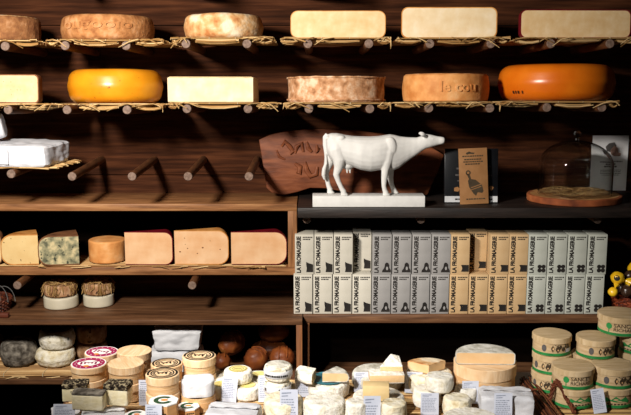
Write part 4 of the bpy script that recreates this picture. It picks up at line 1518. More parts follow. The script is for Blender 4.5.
t = thing('straw_mat', 'brownish straw mat on the counter under the green-banded boxes', 'straw mat', ((xm0 + 1.1) / 2, (CY0 + CY1) / 2 - 0.03, ctop + 0.0004), (0, 0, 0), 'straw mats on the counter')
mb = straw_mesh(1.1 - xm0 - 0.03, CY1 - CY0 - 0.08, 201, 1, 0.0030, 0.012, 0.002)
for v in mb.v:
    v.z = max(v.z, 0.0004)
mb.build('straws', M['darkstraw'], t)
ZC += 0.0005


# ------------------------------------------------------------- round wood boxes
def round_box(t, r, h, lid_h=None, mb_=None, ml=None, ratio=1.05):
    lid_h = lid_h or h * 0.42
    b = MB().lathe([(0, 0), (r - 0.001, 0), (r, 0.001), (r, h - lid_h * 0.5), (r - 0.002, h - lid_h * 0.5), (0, h - lid_h * 0.5)], 56)
    b.build('box_body', mb_ or M['boxwood'], t)
    R_ = r * ratio
    c = MB().lathe([(r + 0.0003, 0), (R_, 0), (R_, lid_h - 0.0012), (R_ - 0.0012, lid_h), (R_ - 0.004, lid_h + 0.0003), (0, lid_h + 0.0003)], 56, (0, 0, h - lid_h))
    return c.build('lid', ml or M['boxlid'], t)


def disc_on(mb, r, z, mi=0, n=48, cx=0, cy=0, ry=None, th=0.0003):
    pts = disc_pts(cx, cy, r, ry, n)
    b = len(mb.v)
    mb.add([(x, y, z) for x, y in pts] + [(x, y, z + th) for x, y in pts], [tuple(range(n, 2 * n))] + [(k, (k + 1) % n, n + (k + 1) % n, n + k) for k in range(n)], mi)


def ring_on(mb, r0, r1, z, mi=0, n=56, cx=0, cy=0, a0=0, a1=2 * PI):
    vs = []
    for k in range(n + 1):
        a = a0 + (a1 - a0) * k / n
        vs += [(cx + r0 * math.cos(a), cy + r0 * math.sin(a), z), (cx + r1 * math.cos(a), cy + r1 * math.sin(a), z)]
    mb.add(vs, [(2 * k, 2 * k + 1, 2 * k + 3, 2 * k + 2) for k in range(n)], mi)


def scrawl(mb, w, z, seed, rad=0.0012, loops=5, hgt=0.25, mi=0):
    """a cursive flourish, lying flat"""
    pts = []
    for k in range(90):
        u = k / 89
        pts.append((-w / 2 + w * u + math.sin(u * loops * 2 * PI) * w * 0.07, math.cos(u * loops * 2 * PI) * w * hgt * (0.6 + 0.4 * math.sin(seed + u * 7)), z))
    vs = []
    for i, p in enumerate(pts):
        a = pts[max(0, i - 1)]; b = pts[min(89, i + 1)]
        d = Vector((b[0] - a[0], b[1] - a[1], 0)).normalized()
        nrm = Vector((-d.y, d.x, 0)) * rad
        vs += [Vector(p) + nrm, Vector(p) - nrm]
    mb.add(vs, [(2 * k, 2 * k + 1, 2 * k + 3, 2 * k + 2) for k in range(89)], mi)


def top_pos(px, py, z):
    return on(px, py, z)


def stack(px, py, wpx, hs, labels, art=None, group=None, ml=None, yaw=0, z0=None, mbd=None):
    """wooden boxes stacked; px,py = centre of topmost lid; hs heights from the bottom"""
    z = (z0 or ZC)
    top = z + sum(hs) + 0.001 * (len(hs) - 1)
    c = on(px, py, top)
    r = wpx / 2 * mpp(c.y, top) / 1.05
    for i, (h, lab) in enumerate(zip(hs, labels)):
        t = thing('cheese_box', lab, 'cheese box', (c.x + rnd.uniform(-.001, .001), c.y, z), (0, 0, yaw + rnd.uniform(-.1, .1)), group)
        lid = round_box(t, r, h, ml=ml, mb_=mbd)
        if art and i == len(hs) - 1:
            art(t, r * 1.05, h)
        z += h + 0.001
    return c, r


def art_pink(t, r, h):
    m = MB()
    disc_on(m, r * 0.97, h + 0.0004, 0)
    lab = m.build('label', M['white'], t, smooth=False)
    m = MB()
    ring_on(m, r * 0.50, r * 0.90, h + 0.0009)
    for (x, y, q) in ((-0.55, 0.1, .1), (0.5, 0.2, .09), (-0.4, -0.3, .08)):
        pass
    m.build('pink_ring', M['magenta'], lab, smooth=False)
    m = MB()
    disc_on(m, r * 0.62, h + 0.0010, 0, 40, 0, 0, r * 0.40)
    m.build('white_field', M['white'], lab, smooth=False)
    m = MB()
    scrawl(m, r * 1.0, h + 0.0016, 1, r * 0.035, 5, 0.22)
    m.build('flourish', M['magenta'], lab, smooth=False)
    m = MB()
    disc_on(m, r * 0.16, h + 0.0014, 0, 16, -0.05 * r, -0.52 * r, r * 0.13)
    m.build('orange_mark', M['orangeprint'], lab, smooth=False)
    m = MB()
    for k in range(14):
        a = 2 * PI * k / 14 + 0.2
        disc_on(m, r * 0.035, h + 0.0012, 0, 8, 0.74 * r * math.cos(a), 0.74 * r * math.sin(a))
    m.build('white_dots', M['white'], lab, smooth=False)


def art_spiral(t, r, h):
    m = MB()
    z = h + 0.0008
    ring_on(m, r * 0.79, r * 0.92, z, a0=0.15, a1=PI * 1.1)
    ring_on(m, r * 0.79, r * 0.92, z, a0=PI * 1.16, a1=PI * 2.05)
    ring_on(m, r * 0.63, r * 0.715, z)
    ring_on(m, r * 0.44, r * 0.50, z, a0=-0.6, a1=PI * 1.25)
    ring_on(m, r * 0.53, r * 0.58, z, a0=2.4, a1=2.4 + PI * 1.3)
    scrawl(m, r * 0.66, z + 0.0002, 2, r * 0.05, 3, 0.30)
    m.build('black_emblem', M['black'], t, smooth=False)


gp = 'wooden cheese boxes with pink labels'
stack(89, 363.4, 35.5, [0.034, 0.034], ['wooden round box under the front pink-labelled box', 'round wooden box with pink and white lid label, front of the two'], art_pink, gp, yaw=0.1)
stack(101.5, 351.8, 33.5, [0.034, 0.034], ['wooden round box under the rear pink-labelled box', 'round wooden box with pink and white lid label, rear of the two'], art_pink, gp, yaw=-0.2)
gp = 'plain round wooden cheese boxes'
stack(126, 362.2, 35.5, [0.044, 0.044], ['plain wooden round box under the front plain-lidded box', 'plain wooden round box with blank lid, front of two stacks'], None, gp, yaw=R(-60))
stack(134.2, 350.2, 34.5, [0.044, 0.044], ['plain wooden round box under the rear blank-lidded box', 'plain wooden round box with blank lid, rear of two stacks'], None, gp, yaw=R(-100))
gp = 'round wooden boxes with black ring emblems'
stack(162.5, 373.2, 33.5, [0.044, 0.044], ['wooden round box under the front box with black ring emblem', 'wooden round box with black ring emblem on its lid, front left one'], art_spiral, gp, yaw=R(10))
stack(167, 363, 31.5, [0.039, 0.039], ['wooden round box under the middle box with black ring emblem', 'wooden round box with black ring emblem, half hidden behind the front one'], art_spiral, gp, yaw=R(15))
stack(199, 355.4, 33.5, [0.044, 0.044], ['wooden round box under the right box with black ring emblem', 'wooden round box with black ring emblem, rightmost and tallest one'], art_spiral, gp, yaw=R(5))

# paper wrapped cheese on a round box
zt_ = ZC + 0.034 + 0.001 + 0.034
c = on(198, 379, zt_)
r = 17.6 * mpp(c.y, zt_) / 1.03
t = thing('cheese_box', 'open wooden round box holding the paper wrapped white cheese', 'cheese box', (c.x, c.y, ZC), (0, 0, 0), 'plain round wooden cheese boxes')
MB().lathe([(0, 0), (r - 0.001, 0), (r, 0.001), (r, 0.034), (r - 0.002, 0.034), (r - 0.002, 0.004), (0, 0.004)], 56).build('box_body', M['boxwood'], t)
MB().lathe([(r + 0.0003, 0), (r * 1.03, 0), (r * 1.03, 0.012), (r + 0.0003, 0.012)], 56, (0, 0, 0.010)).build('band', M['tanveneer'], t)
t = thing('wrapped_cheese', 'cheese wrapped in white waxed paper on a round wooden box', 'wrapped cheese', (c.x, c.y, ZC + 0.0355), (0, 0, R(8)), 'paper wrapped cheeses')
mb = crumple_box(r * 1.92, r * 1.75, 0.036, 0.004, 9, 16)
for i, v in enumerate(mb.v):
    q = Vector((v.x, v.y)); L_ = q.length
    if L_ > r * 0.98:
        k = r * 0.98 / L_
        mb.v[i] = Vector((v.x * (k * .75 + .25), v.y * (k * .75 + .25), v.z))
mb.build('wrapping', M['paper'], t, angle=30)


# ------------------------------------------- hexagonal boxes with green emblem
def hex_box(px, py, wpx, z_top, label, yaw):
    c = on(px, py, z_top)
    r = wpx / 2 * mpp(c.y, z_top)
    h = z_top - ZC
    t = thing('cheese_box', label, 'cheese box', (c.x, c.y, ZC), (0, 0, yaw), 'tan faceted boxes with green emblems')
    n = 8
    pr = [(r * 1.0 * math.cos(2 * PI * (k + .5) / n), r * math.sin(2 * PI * (k + .5) / n)) for k in range(n)]
    MB().loft([[(x, y, 0) for x, y in pr], [(x, y, h - 0.004) for x, y in pr]]).build('box_body', M['tanveneer'], t, smooth=False, bevel=0.0006)
    MB().loft([[(x * 1.02, y * 1.02, h - 0.0035) for x, y in pr], [(x * 1.02, y * 1.02, h) for x, y in pr]]).build('lid', M['white'], t, smooth=False, bevel=0.0006)
    m = MB()
    ring_on(m, r * 0.34, r * 0.66, h + 0.0005, a0=R(60), a1=R(330), cx=-0.02)if False else ring_on(m, r * 0.36, r * 0.66, h + 0.0006, a0=R(50), a1=R(335))
    m.build('green_emblem', M['darkgreen'], t, smooth=False).rotation_euler = (0, 0, -yaw)
    m = MB()
    disc_on(m, r * 0.24, h + 0.0006, 0, 24, 0.05 * r, 0.02 * r, r * 0.16)
    m.build('ochre_mark', M['orangeprint'], t, smooth=False).rotation_euler = (0, 0, -yaw)
    m = MB()
    ys = -r * math.cos(PI / n) - 0.0006
    for (u0, u1, v0, v1) in ((-0.22, -0.12, 0.55, 0.68), (-0.10, -0.02, 0.55, 0.68), (0.0, 0.08, 0.55, 0.68), (0.10, 0.2, 0.55, 0.68), (-0.18, 0.15, 0.42, 0.46), (-0.14, 0.12, 0.33, 0.37)):
        m.add([(u0 * r * 1.6, ys, v0 * h), (u1 * r * 1.6, ys, v0 * h), (u1 * r * 1.6, ys, v1 * h), (u0 * r * 1.6, ys, v1 * h)], [(0, 1, 2, 3)])
    m.build('side_printing', M['brownprint'], t, smooth=False)
    return t


hex_box(163.5, 400.2, 30, 0.82, 'tan faceted box with white lid and green crescent emblem, nearest one', 0)
hex_box(188, 405.8, 23, 0.785, 'tan faceted box with white lid and green crescent emblem, smaller one at right', R(20))
hex_box(136, 414.5, 24, 0.79, 'tan faceted box with green emblem cut off by the lower picture edge', R(10))


# ------------------------------------------------------------ simple cheeses
def bloom(px, py, wpx, z0, h, label, m='bloom', seed=0, rad=None, amp=0.002, group='white rind cheeses on the counter', name='soft_cheese', ns=55, bulge=0.0015):
    zt = z0 + h
    c = on(px, py, zt)
    r = wpx / 2 * mpp(c.y, zt)
    t = thing(name, label, 'cheese', (c.x, c.y, z0), (0, 0, 0), group)
    mb = MB().lathe(rprof(r, h, min(rad or 0.006, h * 0.45), 5, bulge), 52, (0, 0, 0), amp, ns, seed)
    mb.build('rind', M[m], t)
    return t, c, r, h


def label_disc(t, r, h, m, k=0.6, name='paper_label'):
    mb = MB()
    disc_on(mb, r * k, h + 0.0012, 0, 40)
    return mb.build(name, m, t, smooth=False)


# yellow labelled camemberts
hA = 0.031
for px, py, w, lab, s_ in ((222, 384, 27, 'white round cheese with yellow label, lower left of the four', 1), (247, 385, 28, 'white round cheese with yellow label, lower right of the four', 2),
                           (259, 374.5, 27, 'white round cheese with yellow label, behind at right', 3), (220, 374.5, 25, 'white round cheese behind the top labelled one at left', 4)):
    t, c, r, h = bloom(px, py, w, ZC, hA, lab, 'bloom', 40 + s_, 0.006, 0.001)
    if s_ < 4:
        lb = label_disc(t, r, h, M['yellowprint'], 0.6)
t, c, r, h = bloom(238, 369, 28.5, ZC + hA + 0.0022, 0.031, 'white round cheese with oval yellow label, standing on the others', 'bloom', 45, 0.007, 0.001)
lb = label_disc(t, r, h, M['yellowprint'], 0.66)
m = MB(); ring_on(m, r * 0.56, r * 0.60, h + 0.0018); ring_on(m, r * 0.36, r * 0.39, h + 0.0018)
for k in range(7):
    x = -0.26 * r + k * 0.075 * r
    m.add([(x, -0.05 * r, h + .0018), (x + 0.05 * r, -0.05 * r, h + .0018), (x + .05 * r, 0.08 * r, h + .0018), (x, 0.08 * r, h + .0018)], [(0, 1, 2, 3)])
m.build('label_printing', M['brownprint'], lb, smooth=False)

# grey paper-collared stack
t, c, r, h = bloom(279.5, 386.5, 36, ZC, 0.018, 'flat white cheese at the bottom under the grey-topped stack', 'bloom_cream', 50, 0.005)
z_ = ZC + 0.0195
cst = on(278, 364.2, z_ + 0.075)
for i, (lab, m_) in enumerate((('wrinkled cheese in printed paper, middle of the stack under the grey-topped one', 'bloom'), ('grey-topped round cheese in printed white paper, top of its stack', 'bloom'))):
    rr_ = (12.9 if i == 0 else 13.4) * mpp(cst.y, z_)
    t = thing('soft_cheese', lab, 'cheese', (cst.x - (0.002 if i == 0 else 0), cst.y, z_), (0, 0, 0), 'white rind cheeses on the counter')
    MB().lathe(rprof(rr_, 0.036, 0.006, 5, 0.001), 52, (0, 0, 0), 0.0016, 45, 51 + i).build('rind', M['bloom_blue'], t)
    b_ = MB()
    for k in range(70):
        pass
    rb_ = rr_ + 0.0016
    b_.lathe([(rb_, 0.010), (rb_ + 0.0008, 0.011), (rb_ + 0.0008, 0.026), (rb_, 0.027)], 52, (0, 0, 0), 0.0006, 60, 9)
    pb_ = b_.build('paper_collar', M['paper'], t)
    if i == 1:
        MB().lathe([(0, 0), (rr_ * 0.80, 0), (rr_ * 0.84, 0.001), (rr_ * 0.8, 0.002), (0, 0.002)], 44, (0, 0, 0.0355), 0.001, 40, 6).build('grey_top', M['bloom_grey'], t)
        m = MB()
        # a band of bold letters round the collar; the word itself is too worn to read
        rq = rb_ + 0.0016
        rr2 = random.Random(3)
        a = R(-90 - 58)
        while a < R(-90 + 40):
            da = R(rr2.uniform(4, 7.5))
            m.add([(rq * math.cos(a), rq * math.sin(a), 0.0145), (rq * math.cos(a + da), rq * math.sin(a + da), 0.0145), (rq * math.cos(a + da), rq * math.sin(a + da), 0.0195), (rq * math.cos(a), rq * math.sin(a), 0.0195)], [(0, 1, 2, 3)])
            a += da + R(rr2.uniform(1.2, 3.0))
        m.build('collar_printing', M['black'], pb_, smooth=False)
    else:
        m = MB()
        a = R(-90 + 10)
        rq = rb_ + 0.0016
        for (a0, a1, z0_, z1_) in ((8, 16, .012, .024), (20, 24, .014, .026), (28, 36, .012, .022), (-60, -48, .016, .024)):
            m.add([(rq * math.cos(R(-90 + q)), rq * math.sin(R(-90 + q)), zz_) for q, zz_ in ((a0, z0_), (a1, z0_), (a1, z1_), (a0, z1_))], [(0, 1, 2, 3)])
        m.build('collar_printing', M['print_grey'], pb_, smooth=False)
    z_ += 0.039

# big white ones at the front
bloom(283.5, 396.8, 39, ZC, 0.055, 'big rough white cheese cylinder directly behind the card at lower left centre', 'bloom_cream', 60, 0.009, 0.003)
bloom(324.5, 398.6, 42, ZC, 0.060, 'big smooth white cheese cylinder with a folded rim, front row left of centre', 'bloom', 61, 0.008, 0.0025)
# teal plate disc
t, c, r, h = bloom(328, 379.8, 42, ZC, 0.036, 'white cheese disc carrying the teal plate and two brie pieces', 'bloom', 62, 0.007, 0.0018)
zp = ZC + 0.036 + 0.0026
t = thing('teal_plate', 'small teal paper plate on a white cheese disc under two brie pieces', 'plate', (c.x, c.y, zp))
mb = MB().lathe([(0, 0), (r * 0.80, 0), (r * 0.83, 0.003), (r * 0.81, 0.0034), (r * 0.78, 0.0012), (0, 0.0012)], 48)
mb.build('plate', M['teal'], t)
zp += 0.004


def wedge(label, px, py, z0, r, h, a0, a1, mr, mp, th=0.002, rad=0.006, yaw=0, name='brie_wedge', bulge=0.001, group='cut soft cheeses on the counter'):
    """px,py: pixel of the centre-point (tip) on the base plane"""
    p = on(px, py, z0)
    return slice_thing(name, label, (p.x, p.y, z0), (0, 0, yaw), r, h, rad, a0, a1, th, mr, mp, group, bulge=bulge)


wedge('brie wedge with white rind on the left of the teal plate', 316, 378.5, zp + 0.0003, 0.050, 0.026, R(150), R(258), M['bloom'], M['paste_pale'], rad=0.008)
wedge('brie wedge with golden cut edge on the right of the teal plate', 322.5, 382, zp + 0.0003, 0.064, 0.024, R(-2), R(52), M['bloom_grey'], M['paste_gold'], rad=0.010)

# pale grey disc with slab and wedge
t, c, r, h = bloom(377.5, 370.5, 50.5, ZC, 0.038, 'pale grey large soft cheese disc in the centre, under the slab and wedge', 'bloom_grey', 63, 0.010, 0.0016)
zq = ZC + 0.038 + 0.0022
p = on(387.2, 383.5, zq)
sl = mpp(p.y, zq)
t = thing('cheese_slab', 'long golden cheese slab with white rind lying on the grey disc', 'cheese', (p.x, p.y, zq), (0, 0, R(2)), 'cut soft cheeses on the counter')
w = 34.5 * sl; hh = 0.021
MB().box(-w / 2, w / 2, 0, 0.045, 0.0016, hh - 0.0016).build('paste', M['paste_gold'], t, bevel=0.0012)
mb = MB(); mb.box(-w / 2 - 0.0004, w / 2 + 0.0004, 0.0006, 0.0455, hh - 0.0016, hh + 0.0002); mb.box(-w / 2 - 0.0004, w / 2 + 0.0004, 0.0006, 0.0455, 0, 0.0016)
mb.build('rind', M['bloom'], t, bevel=0.0006)
zq2 = zq + hh + 0.0008
p = on(403, 371.5, zq2)
t = thing('brie_wedge', 'triangular white-topped brie wedge on top of the golden slab', 'cheese', (p.x, p.y, zq2), (0, 0, 0), 'cut soft cheeses on the counter')
w = 23 * sl
A = [(0, 0, 0), (-w, 0.004, 0), (-w * 0.42, 0.038, 0), (-0.01, 0.040, 0)]
hA_ = 0.015
low = [(x, y, 0) for x, y, _ in A]; up = [(x * 0.98 - 0.0003, y, hA_) for x, y, _ in A]
up = [(-0.001, 0.001, hA_ * 0.75), (-w, 0.005, hA_ * 0.62), (-w * 0.50, 0.034, hA_ * 2.1), (-w * 0.12, 0.036, hA_ * 1.7)]
MB().loft([low, up]).build('paste', M['paste_gold'], t, smooth=False, bevel=0.001)
up2 = [(x, y, z + 0.0022) for x, y, z in up]
MB().loft([[(x * 1.004, y, z + 0.0003) for x, y, z in up], up2]).build('white_rind', M['bloom'], t, smooth=False, bevel=0.0008)

# tall disc with cream block
t, c, r, h = bloom(378.5, 394.5, 52, ZC, 0.045, 'wide white cheese disc under the cream rectangular block, front centre', 'bloom', 64, 0.009, 0.002)
zk = ZC + 0.045 + 0.003
p = on(376, 401.5, zk)
sk = mpp(p.y, zk)
t = thing('cheese_block', 'cream rectangular cheese block on a white disc behind the centre card', 'cheese', (p.x, p.y, zk), (0, 0, R(-3)), 'cut soft cheeses on the counter')
w = 26.5 * sk
MB().box(-w / 2, w / 2, 0, 0.036, 0, 0.036).build('paste', M['paste_pale'], t, bevel=0.002)
MB().box(-w / 2 + 0.001, w / 2 - 0.001, 0.034, 0.0372, 0.001, 0.035).build('rind', M['bloom'], t, bevel=0.001)
bloom(394, 401.5, 25, ZC, 0.072, 'narrow tall white cheese drum in front, right of the centre card', 'bloom_cream', 65, 0.005, 0.0022)
bloom(357, 400.5, 22, ZC, 0.070, 'narrow tall white cheese drum in front, left of the centre card', 'bloom', 66, 0.006, 0.002)

# brie quarter on disc
t, c, r, h = bloom(429, 370.5, 47, ZC, 0.047, 'white-tan soft cheese disc under the brie quarter, right of centre', 'bloom_cream', 67, 0.010, 0.0018)
zq = ZC + 0.047 + 0.0026
p = on(429, 370.5, zq)
t = slice_thing('brie_wedge', 'thick quarter of brie with mottled rind lying on a soft cheese disc', (p.x - 0.004, p.y - 0.026, zq), (0, 0, R(-6)), 0.060, 0.023, 0.005, R(46), R(150), 0.0018,
                M['rind_mottled'], M['paste_gold'], 'cut soft cheeses on the counter')
# trio of small whites
hz = 0.042
bloom(427, 388, 27, ZC, hz, 'small white cheese drum behind the card, lower left of the trio', 'bloom', 68, 0.006, 0.002)
bloom(457, 396.5, 27.5, ZC, hz, 'small white cheese drum at the lower right of the trio', 'bloom_cream', 69, 0.006, 0.002)
bloom(466, 386.5, 22, ZC, hz - 0.004, 'small white cheese drum behind the trio, in front of the wooden box', 'bloom', 70, 0.006, 0.0015)
bloom(439.5, 374.8, 28, ZC + hz + 0.0028, 0.036, 'white bloomy cheese drum on top of the trio of small drums', 'bloom', 71, 0.006, 0.0024)
bloom(471, 417.5, 58, ZC, 0.028, 'flat wide white cheese at the bottom edge, right of centre', 'bloom', 72, 0.007, 0.002)

# round wooden box with half brie
h1 = 0.068
c = on(485, 360.5, ZC + h1)
r = 31 * mpp(c.y, ZC + h1) / 1.03
t = thing('cheese_box', 'large round pale wooden box under the half brie', 'cheese box', (c.x, c.y, ZC), (0, 0, R(-30)), 'plain round wooden cheese boxes')
round_box(t, r, h1, 0.030, ratio=1.03)
zb2 = ZC + h1 + 0.0018
s2 = mpp(c.y - 0.02, zb2)
t = slice_thing('half_brie', 'half brie with golden cut face and wrinkled white rind on the large round box', (c.x - 0.006, c.y - 0.034, zb2), (0, 0, R(-2)), 29.5 * s2, 0.031, 0.007, 0, PI, 0.002,
                M['bloom_grey'], M['paste_gold'], 'cut soft cheeses on the counter')

# ------------------------------------------------------------- paper parcels
def parcel(label, px, py, z0, w, d, h, yaw, seed, amp=0.005, m='paper'):
    c = on(px, py, z0 + h)
    t = thing('wrapped_cheese', label, 'wrapped cheese', (c.x, c.y, z0), (0, 0, yaw), 'paper wrapped cheeses')
    mb = crumple_box(w, d, h, amp, seed, 18)
    mb.build('wrapping', M[m], t, angle=28)
    fl = MB()
    # the folded flap of paper
    n = 10
    rows = []
    for j in range(4):
        y = -d * 0.06 + d * 0.14 * j / 3
        rows.append([(-w * 0.46 + w * 0.92 * k / n, y, h + amp * 0.55 + 0.0012 * math.sin(k * 1.9 + j) + 0.0008 * (j % 2)) for k in range(n + 1)])
    fl.add([p for rw in rows for p in rw], [(j * (n + 1) + k, j * (n + 1) + k + 1, (j + 1) * (n + 1) + k + 1, (j + 1) * (n + 1) + k) for j in range(3) for k in range(n)])
    fl.build('folded_flap', M[m], t)
    return t


parcel('white paper parcel lying at the right end of the cheeses, beside the twig bundle', 506, 391, ZC, 0.122, 0.078, 0.052, R(-4), 14)
parcel('white paper parcel at the lower edge below the yellow-labelled cheeses', 233, 408, ZC, 0.118, 0.085, 0.05, R(-6), 15)
parcel('white paper parcel under the black-rinded cut cheeses at the left end', 103, 412, ZC, 0.10, 0.075, 0.030, R(10), 16, 0.006)
parcel('small white paper parcel at the lower left corner of the counter', 66, 410, ZC, 0.062, 0.07, 0.020, R(20), 17, 0.006)
zq = zis + 0.001
c = at(178, 352, 2.66)
t = thing('wrapped_cheese', 'grey-white paper wrapped cheese on top behind the ring emblem boxes', 'wrapped cheese', (at(179, 350, 2.955).x, 2.955, zl1 - 0.112), (0, 0, R(3)), 'paper wrapped cheeses')
mb = crumple_box(0.155, 0.12, 0.066, 0.009, 18, 18)
for i, v in enumerate(mb.v):
    k = 1 + 0.10 * (v.z / 0.066 - 0.5)
    mb.v[i] = Vector((v.x * k, v.y, v.z))
mb.build('wrapping', M['paper'], t, angle=28)
t = thing('wrapped_cheese', 'white paper wrapped cheese underneath the grey-white parcel in the cabinet', 'wrapped cheese', (at(176, 362, 2.955).x, 2.955, zis + 0.001), (0, 0, R(-4)), 'paper wrapped cheeses')
crumple_box(0.17, 0.13, zl1 - 0.112 - zis - 0.008, 0.005, 19, 16).build('wrapping', M['paper'], t, angle=28)

# ------------------------------------------------- black-rinded cut cheeses
zp1 = ZC + 0.036


def pepper(label, px, ybot, wpx, h, d, yaw, seed, z0, mp='paste_white', mtop='rind_pepper', topth=0.008):
    p = on(px, ybot, z0)
    s = mpp(p.y, z0)
    w = wpx * s
    t = thing('cut_cheese_piece', label, 'cheese', (p.x, p.y, z0), (0, 0, yaw), 'black-rinded cut cheeses')
    rings = []
    for i in range(13):
        x = -w / 2 + w * i / 12
        ring = []
        for y, z in ((0, 0.001), (0, h - topth), (d, h - topth), (d, 0.001)):
            q = Vector((x, y, z)) * 50 + Vector((seed, 0, 0))
            ring.append((x + noise.noise(q) * 0.001, y + noise.noise(q + Vector((4, 0, 0))) * 0.001, z))
        rings.append(ring)
    MB().loft(rings).build('paste', M[mp], t, bevel=0.003, bseg=3)
    mb = crumple_box(w * 1.02, d * 1.02, topth + 0.002, 0.002, seed, 10)
    o = mb.build('dark_rind', M[mtop], t)
    o.location = (0, d / 2, h - topth + 0.0002)
    return t


pepper('cut white cheese with speckled black rind, rear left of the three', 75, 402, 25, 0.040, 0.04, R(6), 31, ZC + 0.032, 'paste_pepper')
pepper('cut pale yellow cheese with thin grey rind, front of the three', 87.5, 411, 32, 0.040, 0.03, R(-5), 32, ZC + 0.036, 'paste_white', 'rind_ash', 0.004)
pepper('cut cream cheese with dark crumbly rind, right of the three', 115.5, 406.5, 25, 0.050, 0.04, R(-8), 33, ZC + 0.036, 'paste_white', 'rind_pepper', 0.012)


# ------------------------------------------------------------------ price cards
def card(label, x0, x1, y0, y1, z0=None, Y=None, lean_=8, roll=0.0, rows=9):
    """x0..x1, y0..y1: the card's face in the photograph; foot on z0"""
    xc = (x0 + x1) / 2
    z0 = ZC + 0.0004 if z0 is None else z0
    if Y is None:
        p = on(xc, y1, z0)
    else:
        p = at(xc, y1, Y); p.z = z0
    s = mpp(p.y, z0)
    w = (x1 - x0) * s
    # height so that the top edge meets y0 on the leaning card
    hgt = 0.06
    for _ in range(12):
        top = Vector((p.x, p.y + hgt * math.sin(R(lean_)), z0 + hgt * math.cos(R(lean_))))
        d = top - Vector((0, 0, EYE))
        cy = d.y * ST + d.z * CT; cz = d.y * CT - d.z * ST
        py = 207.5 - F * cy / cz
        hgt += (py - y0) * s * 0.9
    hgt = max(hgt, 0.02)
    t = thing('price_card', label, 'price card', (p.x, p.y, z0), (R(-lean_), roll, 0), 'price cards standing among the cheeses')
    MB().box(-w / 2, w / 2, 0, 0.0008, 0, hgt).build('card', M['card'], t)
    m = MB()
    rr = random.Random(int(x0 * 7))
    fm = lambda u, v: (-w / 2 + u * w, -0.0003, v * hgt)
    poly(m, [(0.1, 0.88), (0.62, 0.90), (0.62, 0.93), (0.1, 0.92)], fm)
    poly(m, [(0.1, 0.81), (0.45, 0.82), (0.45, 0.85), (0.1, 0.84)], fm)
    for k in range(rows):
        v = 0.72 - k * 0.62 / rows
        u = 0.08
        end = rr.uniform(0.7, 0.93)
        while u < end:
            du = rr.uniform(0.05, 0.16)
            poly(m, [(u, v), (min(end, u + du), v), (min(end, u + du), v + 0.03), (u, v + 0.03)], fm)
            u += du + 0.03
    m.build('printing', M['cardprint'], t, smooth=False)
    return t


card('price card standing in front of the plain round boxes', 139, 155.5, 380, 405.5, lean_=6)
card('price card at the lower edge in front of the nearest faceted box', 145, 161.5, 404.5, 420, Y=1.895)
card('price card left of the lower yellow-labelled cheeses', 220.5, 236, 377, 402, lean_=6, roll=R(5))
card('price card in front of the grey-topped printed cheese stack', 258.5, 274, 375.5, 402, lean_=6)
card('price card against the big rough white cheese cylinder', 280, 298, 389.5, 425, lean_=4, Y=1.93)
card('price card in front of the left brie wedge by the teal plate', 295.5, 311.5, 371.5, 397, lean_=8, roll=R(-2))
card('price card against the pale grey disc, left of the golden slab', 354, 371, 372, 392, lean_=8)
card('price card in front of the cream rectangular block', 363.5, 380.5, 396, 425, lean_=4, Y=1.895)
card('price card standing left of the brie quarter', 404.5, 421.5, 372, 393, lean_=8, roll=R(3))
card('price card in front of the trio of small white drums', 420.5, 438.5, 393, 419, lean_=6, Y=2.00)
card('price card leaning on the large round wooden box', 462, 478.5, 381, 404, lean_=6)
card('price card in front of the white paper parcel at right', 494, 512, 393, 420, lean_=5, Y=1.965)
card('price card tilted in front of the green-banded boxes', 594, 607, 388.5, 413, lean_=10, roll=R(-9))
card('price card cut by the lower edge at the lower left corner', 52, 74, 404, 420, Y=1.93, lean_=20)


# ------------------------------------------------------- green-banded boxes
def mont(px, py, wpx, level, label, art, yaw=0.0, tilt_=0.0, price=False, dx=0):
    h = 0.0465
    z0 = ZC + level * (h + 0.0012)
    c = on(px, py, z0 + h)
    r = wpx / 2 * mpp(c.y, z0 + h) / 1.05
    return mont_at(c.x, c.y, r, z0, h, label, art, yaw, price), c, r


def cyl(r, z0, z1, a0, a1):
    """maps u,v in 0..1 onto the outside of the box"""
    return lambda u, v: (r * math.cos(a0 + (a1 - a0) * u), r * math.sin(a0 + (a1 - a0) * u), z0 + (z1 - z0) * v)


def sub_poly(mb, pts, fn, n=6, mi=0):
    """polygon with its edges subdivided so it hugs the curve"""
    out = []
    for i in range(len(pts)):
        a, b = pts[i], pts[(i + 1) % len(pts)]
        for k in range(n):
            out.append((a[0] + (b[0] - a[0]) * k / n, a[1] + (b[1] - a[1]) * k / n))
    poly(mb, out, fn, mi)


